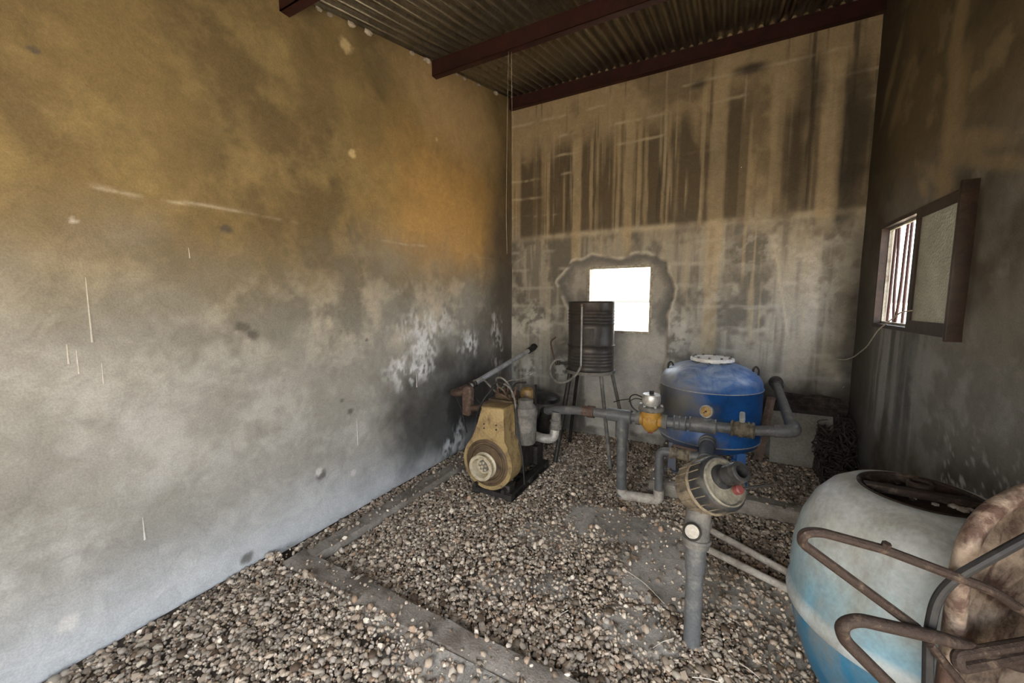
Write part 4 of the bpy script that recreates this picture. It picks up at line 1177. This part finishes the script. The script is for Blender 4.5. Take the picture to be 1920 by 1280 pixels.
seg('nipple', -0.175, -0.145, 0.040, 'pipe_grey', z=PZ + 0.007)
mb = MB().cyl((-0.150, PY, PZ + 0.01), (0.02, PY, PZ + 0.01), 0.052, seg=24)
mb.cyl((-0.045, PY, PZ + 0.02), (-0.045, PY, PZ + 0.07), 0.030, seg=20)
mb.torus((-0.145, PY, PZ + 0.01), (1, 0, 0), 0.050, 0.006, 24, 6).torus((0.015, PY, PZ + 0.01), (1, 0, 0), 0.050, 0.006, 24, 6)
obj('gauge_tee', mb, 'pipe_grey', run)
gc = Vector((-0.045, PY - 0.012, PZ + 0.118))
gd_ = Vector((-0.35, -0.93, 0.12)).normalized()
ga = obj('pressure_gauge', MB().lathe([(0.0, -0.018), (0.040, -0.018), (0.044, -0.012), (0.044, 0.014), (0.037, 0.016), (0.036, 0.010), (0.0, 0.010)], gc, gd_, 28).cyl((-0.045, PY, PZ + 0.06), (-0.045, PY, PZ + 0.085), 0.011, seg=8), 'pipe_light', run, 'round gauge with amber dial')
obj('dial', MB().lathe([(0.0, 0.0105), (0.036, 0.0105), (0.036, 0.012), (0.0, 0.012)], gc, gd_, 28), 'gauge_face', ga)
u_, v_, _d = frame_of(gd_)
obj('needle', MB().tube([gc + gd_ * 0.0135, gc + gd_ * 0.0135 + u_ * 0.018 + v_ * 0.015], 0.002, 0, 5).cyl(gc + gd_ * 0.012, gc + gd_ * 0.0155, 0.006, seg=10), 'rubber', ga)
seg('nipple', 0.015, 0.115, 0.036, 'pipe_grey', z=PZ + 0.015)
mb = MB().cyl((0.105, PY, PZ + 0.02), (0.245, PY, PZ + 0.02), 0.047, seg=24)
for xx in (0.115, 0.155, 0.175, 0.21, 0.235):
    mb.torus((xx, PY, PZ + 0.02), (1, 0, 0), 0.048, 0.009, 24, 6)
mb.ball((0.165, PY, PZ + 0.02), 0.058, 2)
bv = obj('ball_valve', mb, 'dusty_plastic', run, 'dusty brown plastic ball valve')
obj('handle', MB().cyl((0.17, PY, PZ + 0.06), (0.17, PY, PZ + 0.09), 0.016).box((0.17, PY - 0.015, PZ + 0.108), (0.034, 0.075, 0.042), Matrix.Rotation(0.5, 3, 'X'), 0.010), 'pipe_light', bv)
obj('return_pipe', MB().tube([(0.24, PY, PZ + 0.022), (0.455, PY, PZ + 0.05), (0.50, YB - 0.035, 0.798)], 0.034, 0.03, 18), 'pipe_grey', run)
obj('elbow', MB().tube([(0.355, PY, PZ + 0.038), (0.462, PY, PZ + 0.052), (0.466, PY + 0.11, PZ + 0.06)], 0.042, 0.045, 18, 7), 'pipe_grey', run)
obj('wall_collar', MB().cyl((0.498, 4.20, 0.785), (0.50, 4.34, 0.798), 0.048).cyl((0.50, 4.318, 0.797), (0.50, 4.342, 0.80), 0.058), 'black_plastic', run)

# lower run
low = run
obj('ground_pipe', MB().tube([(-0.615, PY, 0.09), (-0.615, PY, 0.035), (-0.342, 3.03, 0.035), (-0.345, 3.03, 0.12)], 0.039, 0.045, 16), 'pvc_dusty', low, 'whitish dusty buried bend')
obj('riser', MB().tube([(-0.345, 3.03, 0.10), (-0.352, 3.03, 0.428), (-0.25, 3.03, 0.432)], 0.031, 0.06, 16), 'pipe_grey', low)
mb = MB().cyl((-0.275, 3.03, 0.432), (-0.135, 3.03, 0.43), 0.042, seg=20)
for xx in (-0.27, -0.235, -0.175, -0.15): mb.torus((xx, 3.03, 0.431), (1, 0, 0), 0.043, 0.007, 22, 6)
lv = obj('lever_valve', mb, 'dusty_plastic', low)
obj('lever', MB().cyl((-0.245, 3.03, 0.46), (-0.245, 3.03, 0.49), 0.014).box((-0.175, 3.02, 0.487), (0.17, 0.03, 0.014), Matrix.Rotation(0.10, 3, 'Y'), 0.004), 'muffler_rust', lv, 'rusty flat lever')
mb = MB().cyl((-0.14, 3.03, 0.43), (-0.03, 3.03, 0.43), 0.038, seg=20)
mb.tube([(-0.035, 3.275, 0.46), (-0.035, 3.12, 0.455), (-0.035, 2.93, 0.44)], 0.050, 0.03, 20)
mb.torus((-0.035, 3.22, 0.458), (0, 1, 0), 0.052, 0.010, 24, 8).torus((-0.035, 2.94, 0.441), (0, 1, 0), 0.050, 0.008, 24, 8)
obj('outlet_tee', mb, 'pipe_grey', low)
mb = MB().tube([(-0.035, 2.94, 0.441), (-0.045, 2.62, 0.50), (-0.05, 2.22, 0.625), (-0.055, 2.05, 0.675)], 0.040, 0.1, 18)
obj('link_pipe', mb, 'pipe_grey', low)

# ------------------------------------------------------------------ big filter on its stand pipe
fs = thing('disc_filter', (-0.04, 1.815, 0.0), 'black and brown disc filter tilted on a thick grey stand pipe', 'filter')
obj('stand_pipe', MB().cyl((-0.040, 1.815, -0.01), (-0.042, 1.815, 0.45), 0.036, seg=24), 'pipe_grey', fs)
obj('socket', MB().lathe([(0.038, 0.355), (0.042, 0.36), (0.043, 0.50), (0.041, 0.53)], (-0.042, 1.815, 0), (0, 0, 1), 24, True), 'pipe_grey', fs)
mb = MB().tube([(-0.042, 1.815, 0.47), (-0.042, 1.83, 0.585), (-0.035, 1.88, 0.66)], 0.052, 0.06, 20)
mb.torus((-0.042, 1.82, 0.50), (0, 0.1, 1), 0.050, 0.012, 24, 8)
mb.ball((-0.035, 1.85, 0.57), 0.055, 2)
neck = obj('inlet_neck', mb, 'dusty_grey', fs)
cap_d = Vector((-0.05, -0.88, 0.46)).normalized()
cap_c = Vector((-0.058, 1.762, 0.562))
cp = obj('plug', MB().lathe([(0.0, -0.03), (0.036, -0.03), (0.038, 0.012), (0.031, 0.016), (0.030, 0.010), (0.0, 0.010)], cap_c, cap_d, 28), 'dark_iron', neck)
obj('plug_face', MB().lathe([(0.0, 0.0102), (0.029, 0.0102), (0.028, 0.014), (0.0, 0.0145)], cap_c, cap_d, 24), 'pvc_dusty', cp)
AX = Vector((0.60, -0.56, 0.57)).normalized()
BC = Vector((-0.055, 1.905, 0.690))       # back end of body
def ap(t): return BC + AX * t
prof = [(0.0, -0.03), (0.07, -0.03), (0.100, -0.015), (0.112, 0.01), (0.112, 0.085), (0.106, 0.09)]
bd = obj('body', MB().lathe(prof, BC, AX, 44), 'dusty_plastic', fs, 'dusty brown filter body')
u_, v_, _d = frame_of(AX)
for k in range(18):
    a = 2 * PI * k / 18
    rd = u_ * math.cos(a) + v_ * math.sin(a)
    obj('rib', MB().tube([ap(0.01) + rd * 0.112, ap(0.075) + rd * 0.112], 0.005, 0, 6), 'dusty_plastic', bd)
obj('clamp_band', MB().torus(ap(0.092), AX, 0.112, 0.011, 44, 8), 'dusty_plastic', fs)
prof = [(0.108, 0.095), (0.116, 0.10), (0.116, 0.165), (0.110, 0.175), (0.098, 0.180)]
lr = obj('lock_ring', MB().lathe(prof, BC, AX, 44, False), 'black_plastic', fs, 'black ribbed locking ring')
for k in range(20):
    a = 2 * PI * k / 20
    rd = u_ * math.cos(a) + v_ * math.sin(a)
    obj('grip_rib', MB().tube([ap(0.100) + rd * 0.117, ap(0.165) + rd * 0.1165], 0.0026, 0, 6), 'dusty_plastic', lr)
prof = [(0.099, 0.172), (0.101, 0.184), (0.094, 0.188), (0.088, 0.176), (0.0, 0.174)]
ld = obj('cover', MB().lathe(prof, BC, AX, 44), 'cover_dust', fs)
nz = BC + AX * 0.174 + v_ * 0.0
up_in = (Vector((0, 0, 1)) - AX * AX.z).normalized()
side = AX.cross(up_in).normalized()
nz = nz + up_in * 0.022
mb = MB().lathe([(0.050, 0.0), (0.050, 0.010), (0.034, 0.014), (0.034, 0.035), (0.041, 0.040), (0.036, 0.058), (0.041, 0.062), (0.036, 0.080), (0.042, 0.085), (0.042, 0.112), (0.036, 0.116), (0.026, 0.116), (0.025, 0.04), (0.0, 0.04)], nz, AX, 32)
obj('hose_nozzle', mb, 'black_plastic', fs, 'black ridged hose nozzle')
rc = BC + AX * 0.176 - up_in * 0.050 + side * 0.0
rk = obj('red_valve', MB().lathe([(0.014, 0), (0.019, 0.006), (0.019, 0.028), (0.014, 0.034), (0.0, 0.034)], BC + AX * 0.176 - up_in * 0.052 + Vector((0.02, 0.012, 0.02)), AX, 16), 'red_plastic', fs, 'faded red valve knob')
p0 = BC + AX * 0.195 - up_in * 0.052 + Vector((0.02, 0.012, 0.02))
obj('valve_lever', MB().tube([p0, p0 + Vector((0.055, 0.03, 0.012)), p0 + Vector((0.12, 0.065, 0.022))], 0.0055, 0.01, 8), 'dark_iron', rk)
obj('inlet_coupling', MB().tube([(-0.054, 2.14, 0.65), (-0.055, 2.06, 0.672), (-0.056, 1.98, 0.69)], 0.055, 0.02, 20).torus((-0.0545, 2.11, 0.658), (0, -0.96, 0.27), 0.056, 0.010, 24, 8).torus((-0.0545, 2.03, 0.68), (0, -0.96, 0.27), 0.058, 0.010, 24, 8).cyl((-0.075, 2.10, 0.70), (-0.03, 2.10, 0.72), 0.012), 'dusty_grey', fs)

# ------------------------------------------------------------------ pipes lying on the gravel
for nm, a, b_, lb in [('plastic_pipe', (-0.03, 2.81, 0.035), (0.62, 2.39, 0.035), 'dusty pale plastic pipe lying on gravel, the one beside the tank plinth'),
                      ('plastic_pipe', (-0.02, 2.56, 0.035), (0.62, 2.27, 0.035), 'dusty pale plastic pipe lying on gravel, the one beside the disc filter')]:
    tag(obj(nm, MB().tube([a, b_], 0.021, 0, 14), 'pvc_dusty'), lb, 'pipe', 'plastic pipes on the gravel')

# ------------------------------------------------------------------ plastic barrel
bx, by = 0.655, 1.83
br = thing('plastic_barrel', (bx, by, 0.0), 'faded blue and white plastic barrel with sunken dirty top', 'barrel')
prof = [(0.0, 0.0), (0.19, 0.0), (0.225, 0.03), (0.275, 0.12), (0.315, 0.22), (0.338, 0.32), (0.343, 0.365), (0.356, 0.375), (0.360, 0.40), (0.356, 0.425), (0.348, 0.44), (0.352, 0.50), (0.345, 0.60), (0.325, 0.70), (0.290, 0.785), (0.245, 0.845), (0.200, 0.875), (0.172, 0.884), (0.158, 0.878), (0.150, 0.845), (0.0, 0.845)]
obj('body', MB().lathe(prof, (bx, by, 0), (0, 0, 1), 72), 'barrel_plastic', br, None, 45)
obj('lid_ring', MB().torus((bx, by, 0.878), (0, 0, 1), 0.162, 0.009, 56, 8), 'rust', br)
sp = obj('lid_disc', MB().lathe([(0.155, 0.874), (0.148, 0.858), (0.147, 0.846), (0.147, 0.852), (0.06, 0.856), (0, 0.856)], (bx, by, 0), (0, 0, 1), 40, False), 'rust', br)
obj('spoke', MB().bb(bx - 0.15, bx + 0.15, by - 0.018, by + 0.018, 0.862, 0.888, 0.004), 'rust', sp)
obj('boss', MB().lathe([(0.034, 0.855), (0.036, 0.895), (0.030, 0.90), (0.026, 0.892), (0, 0.892)], (bx + 0.02, by + 0.06, 0), (0, 0, 1), 20), 'rust', sp)
random.seed(5)
for k in range(14):
    a, r_ = random.uniform(0, 6.28), random.uniform(0.02, 0.13)
    c = (bx + r_ * math.cos(a), by + r_ * math.sin(a), 0.860)
    mb = MB().ball(c, random.uniform(0.009, 0.018), 1, (1, 1, 0.6))
    obj('debris', mb, 'pvc_dusty' if k % 2 else 'rust', sp)

# ------------------------------------------------------------------ rusty tray with bent tube frame
tr = thing('rusty_tray', (0.74, 1.38, 0.0), 'rusty sheet metal tray on end with bent tube legs beside barrel', 'tray')
e1 = Vector((0.88, 0.47, 0)).normalized()          # along the sheet
e3 = Vector((0.47, -0.88, 0.0)).normalized()       # out towards the viewer
O = Vector((0.545, 1.285, 0.0))
def tp(s, z, o=0.0): return O + e1 * s + Vector((0, 0, z)) + e3 * o
mb = MB()
outl = [(0.0, 0.0), (0.0, 0.90), (0.006, 0.97), (0.03, 1.03), (0.075, 1.075), (0.16, 1.115), (0.30, 1.165), (0.36, 1.16), (0.38, 1.12), (0.38, 0.0)]
ns, nz_ = 14, 34
grid = []
random.seed(12)
for i in range(ns + 1):
    s_ = 0.38 * i / ns
    zt = np.interp(s_, [0, 0.006, 0.03, 0.075, 0.16, 0.30, 0.38], [0.92, 0.97, 1.03, 1.075, 1.115, 1.165, 1.18])
    grid.append([tp(s_, zt * j / nz_, -0.035 * math.sin(PI * s_ / 0.38) * math.sin(PI * j / nz_) + 0.006 * random.uniform(-1, 1)) for j in range(nz_ + 1)])
vv = [[mb.bm.verts.new(p) for p in col] for col in grid]
for i in range(ns):
    for j in range(nz_):
        mb.bm.faces.new((vv[i][j], vv[i + 1][j], vv[i + 1][j + 1], vv[i][j + 1]))
bmesh.ops.solidify(mb.bm, geom=mb.bm.faces[:], thickness=0.005)
obj('sheet', mb, 'rust_sheet', tr, 'rust blotched steel sheet', 60)
obj('rolled_rim', MB().tube([tp(0.0, 0.0), tp(0.0, 0.90), tp(0.012, 0.99), tp(0.05, 1.055), tp(0.16, 1.117), tp(0.38, 1.185)], 0.020, 0.06, 12), 'rust_sheet', tr)
# bent tubes (hairpins)
A_t, A_m = Vector((0.212, 1.131, 0.978)), Vector((0.375, 1.19, 0.965))
obj('leg', MB().tube([Vector((0.455, 1.215, 0.770)), Vector((0.205, 1.128, 0.960)), Vector((0.206, 1.118, 0.992)), Vector((0.24, 1.135, 0.995)), Vector((0.375, 1.190, 0.960)), tp(0.02, 0.89, 0.05), tp(0.15, 0.80, 0.05), tp(0.22, 0.735, 0.03)], 0.0115, 0.022, 10), 'rust', tr)
obj('leg', MB().tube([Vector((0.455, 1.16, 0.595)), Vector((0.300, 1.128, 0.745)), Vector((0.292, 1.12, 0.785)), Vector((0.325, 1.135, 0.800)), Vector((0.50, 1.20, 0.772)), tp(0.08, 0.715, 0.06), tp(0.24, 0.675, 0.05)], 0.0145, 0.024, 12), 'rust', tr)
obj('brace', MB().tube([tp(0.21, 0.80, 0.045), tp(0.15, 0.765, 0.05), Vector((0.515, 1.19, 0.748)), Vector((0.52, 1.185, 0.722)), tp(0.09, 0.735, 0.06), tp(0.25, 0.765, 0.04)], 0.0125, 0.02, 10), 'rust', tr)
obj('brace', MB().tube([Vector((0.470, 1.19, 0.755)), tp(0.0, 0.62, 0.06), tp(0.10, 0.45, 0.03)], 0.009, 0.02, 10), 'rust', tr)
obj('bolt', MB().cyl((0.375, 1.185, 0.966), (0.377, 1.182, 0.981), 0.009, seg=6), 'rust', tr)
cable = obj('black_hose', MB().tube([(0.486, 1.20, 0.0), (0.486, 1.21, 0.60), (0.478, 1.22, 0.76), (0.49, 1.235, 0.845), (0.515, 1.235, 0.905), (0.565, 1.24, 0.965), (0.66, 1.27, 1.055), (0.82, 1.32, 1.18), (0.90, 1.34, 1.10), (0.92, 1.30, 0.5), (0.92, 1.30, 0.0)], 0.0105, 0.08, 10, 6), 'rubber')
tag(cable, 'black rubber hose draped over the rusty tray frame', 'hose')

# ------------------------------------------------------------------ things by the back wall
bdq = MB()
pb = [Vector(p) for p in [(0.468, 4.13, 0.095), (0.935, 4.13, 0.095), (0.930, 4.29, 0.535), (0.470, 4.29, 0.535)]]
nrm = (pb[1] - pb[0]).cross(pb[3] - pb[0]).normalized() * 0.012
A_ = [bdq.bm.verts.new(p) for p in pb]; B_ = [bdq.bm.verts.new(p + nrm) for p in pb]
bdq.bm.faces.new(A_); bdq.bm.faces.new(B_[::-1])
for k in range(4): bdq.bm.faces.new((A_[k], A_[(k + 1) % 4], B_[(k + 1) % 4], B_[k]))
tag(obj('board', bdq, 'board'), 'grey square board leaning against the back wall', 'board')
tag(obj('plank', MB().tube([(0.38, 4.12, 0.10), (0.47, 4.30, 0.66)], 0.035, 0, 4), 'timber'), 'weathered timber post leaning between tank and back wall', 'plank')
random.seed(21)
mb = MB()
def strand(p, step, lo, hi, r_):
    pts_ = [Vector(p)]
    for j_ in range(5):
        q_ = pts_[-1] + Vector([random.uniform(-a_, a_) for a_ in step])
        pts_.append(Vector([min(max(q_[i_], lo[i_]), hi[i_]) for i_ in range(3)]))
    mb.tube(pts_, r_, 0.03, 5, 2)
for k in range(330):      # heap in the corner
    py_ = random.uniform(3.80, 4.32)
    h_ = 0.16 + 0.42 * sst(3.75, 4.2, py_)
    xlo = 0.955 if py_ > 4.12 else 0.78
    strand((random.uniform(xlo, 1.02), py_, random.uniform(0.11, h_)), (0.07, 0.09, 0.10), (xlo, 3.74, 0.11), (1.035, 4.335, h_), random.uniform(0.003, 0.008))
for k in range(150):      # dry stalks heaped over the top of the board
    strand((random.uniform(0.53, 1.0), random.uniform(4.31, 4.335), random.uniform(0.565, 0.70)), (0.16, 0.015, 0.03), (0.52, 4.305, 0.56), (1.03, 4.34, 0.60 + 0.12 * random.random()), random.uniform(0.004, 0.009))
pile = obj('brush_pile', mb, 'strand')
tag(pile, 'dark tangled heap of dry brush in the corner by the board', 'brush heap')
pile['kind'] = 'stuff'
tag(obj('red_rod', MB().tube([(0.82, 3.72, 0.125), (1.02, 3.62, 0.135)], 0.012, 0, 8), 'red_oxide'), 'dull red rod lying in the corner behind the barrel', 'rod')

# loose wire at the right window and wires in the corner
w = obj('dangling_wire', MB().tube([(XR - 0.05, 3.14, 1.50), (XR - 0.08, 3.20, 1.49), (XR - 0.09, 3.52, 1.36), (XR - 0.08, 3.75, 1.22), (XR - 0.09, 4.0, 1.11), (0.955, 4.2, 1.06), (0.93, 4.28, 1.055)], 0.0042, 0.06, 6), 'wire')
tag(w, 'pale thin wire dangling from the right window', 'wire')
for (xa, ya, dx, zb, lb) in [(-1.575, 2.885, -0.03, 1.95, 'long thin wire hanging from the middle purlin by the corner'), (-1.555, 2.90, 0.01, 2.75, 'shorter thin wire hanging from the middle purlin by the corner')]:
    zt = zroof(2.87) - 0.12
    w = obj('hanging_wire', MB().tube([(xa, ya, zt), (xa + dx * 0.4, ya, zt - 0.5), (xa + dx, ya + 0.01, zb + 0.3), (xa + dx * 0.5, ya, zb)], 0.0014, 0.2, 5), 'wire')
    tag(w, lb, 'wire')

# dry twigs on the gravel
random.seed(31)
for k, (px_, py_, a, l) in enumerate([(-0.30, 2.05, -0.6, 0.30), (0.02, 1.62, 0.3, 0.10), (0.18, 1.75, -0.5, 0.08), (-0.62, 1.62, 1.2, 0.16), (-0.15, 1.72, 0.9, 0.12)]):
    z_ = 0.03
    d = Vector((math.cos(a), math.sin(a), 0)) * l / 2
    c = Vector((px_, py_, z_))
    n_ = Vector((-d.y, d.x, 0)) * 0.15
    tag(obj('dry_stalk', MB().tube([c - d, c + n_, c + d], 0.0022, 0.05, 5), 'wire'), ['long curved dry stalk lying across the pale dust patch', 'short dry stalk on gravel at the foot of the stand pipe', 'short dry stalk on gravel between stand pipe and barrel', 'dry stalk on gravel beside the cross kerb', 'short dry stalk on gravel just behind the cross kerb near the stand pipe'][k], 'twig', 'dry stalks on the gravel')
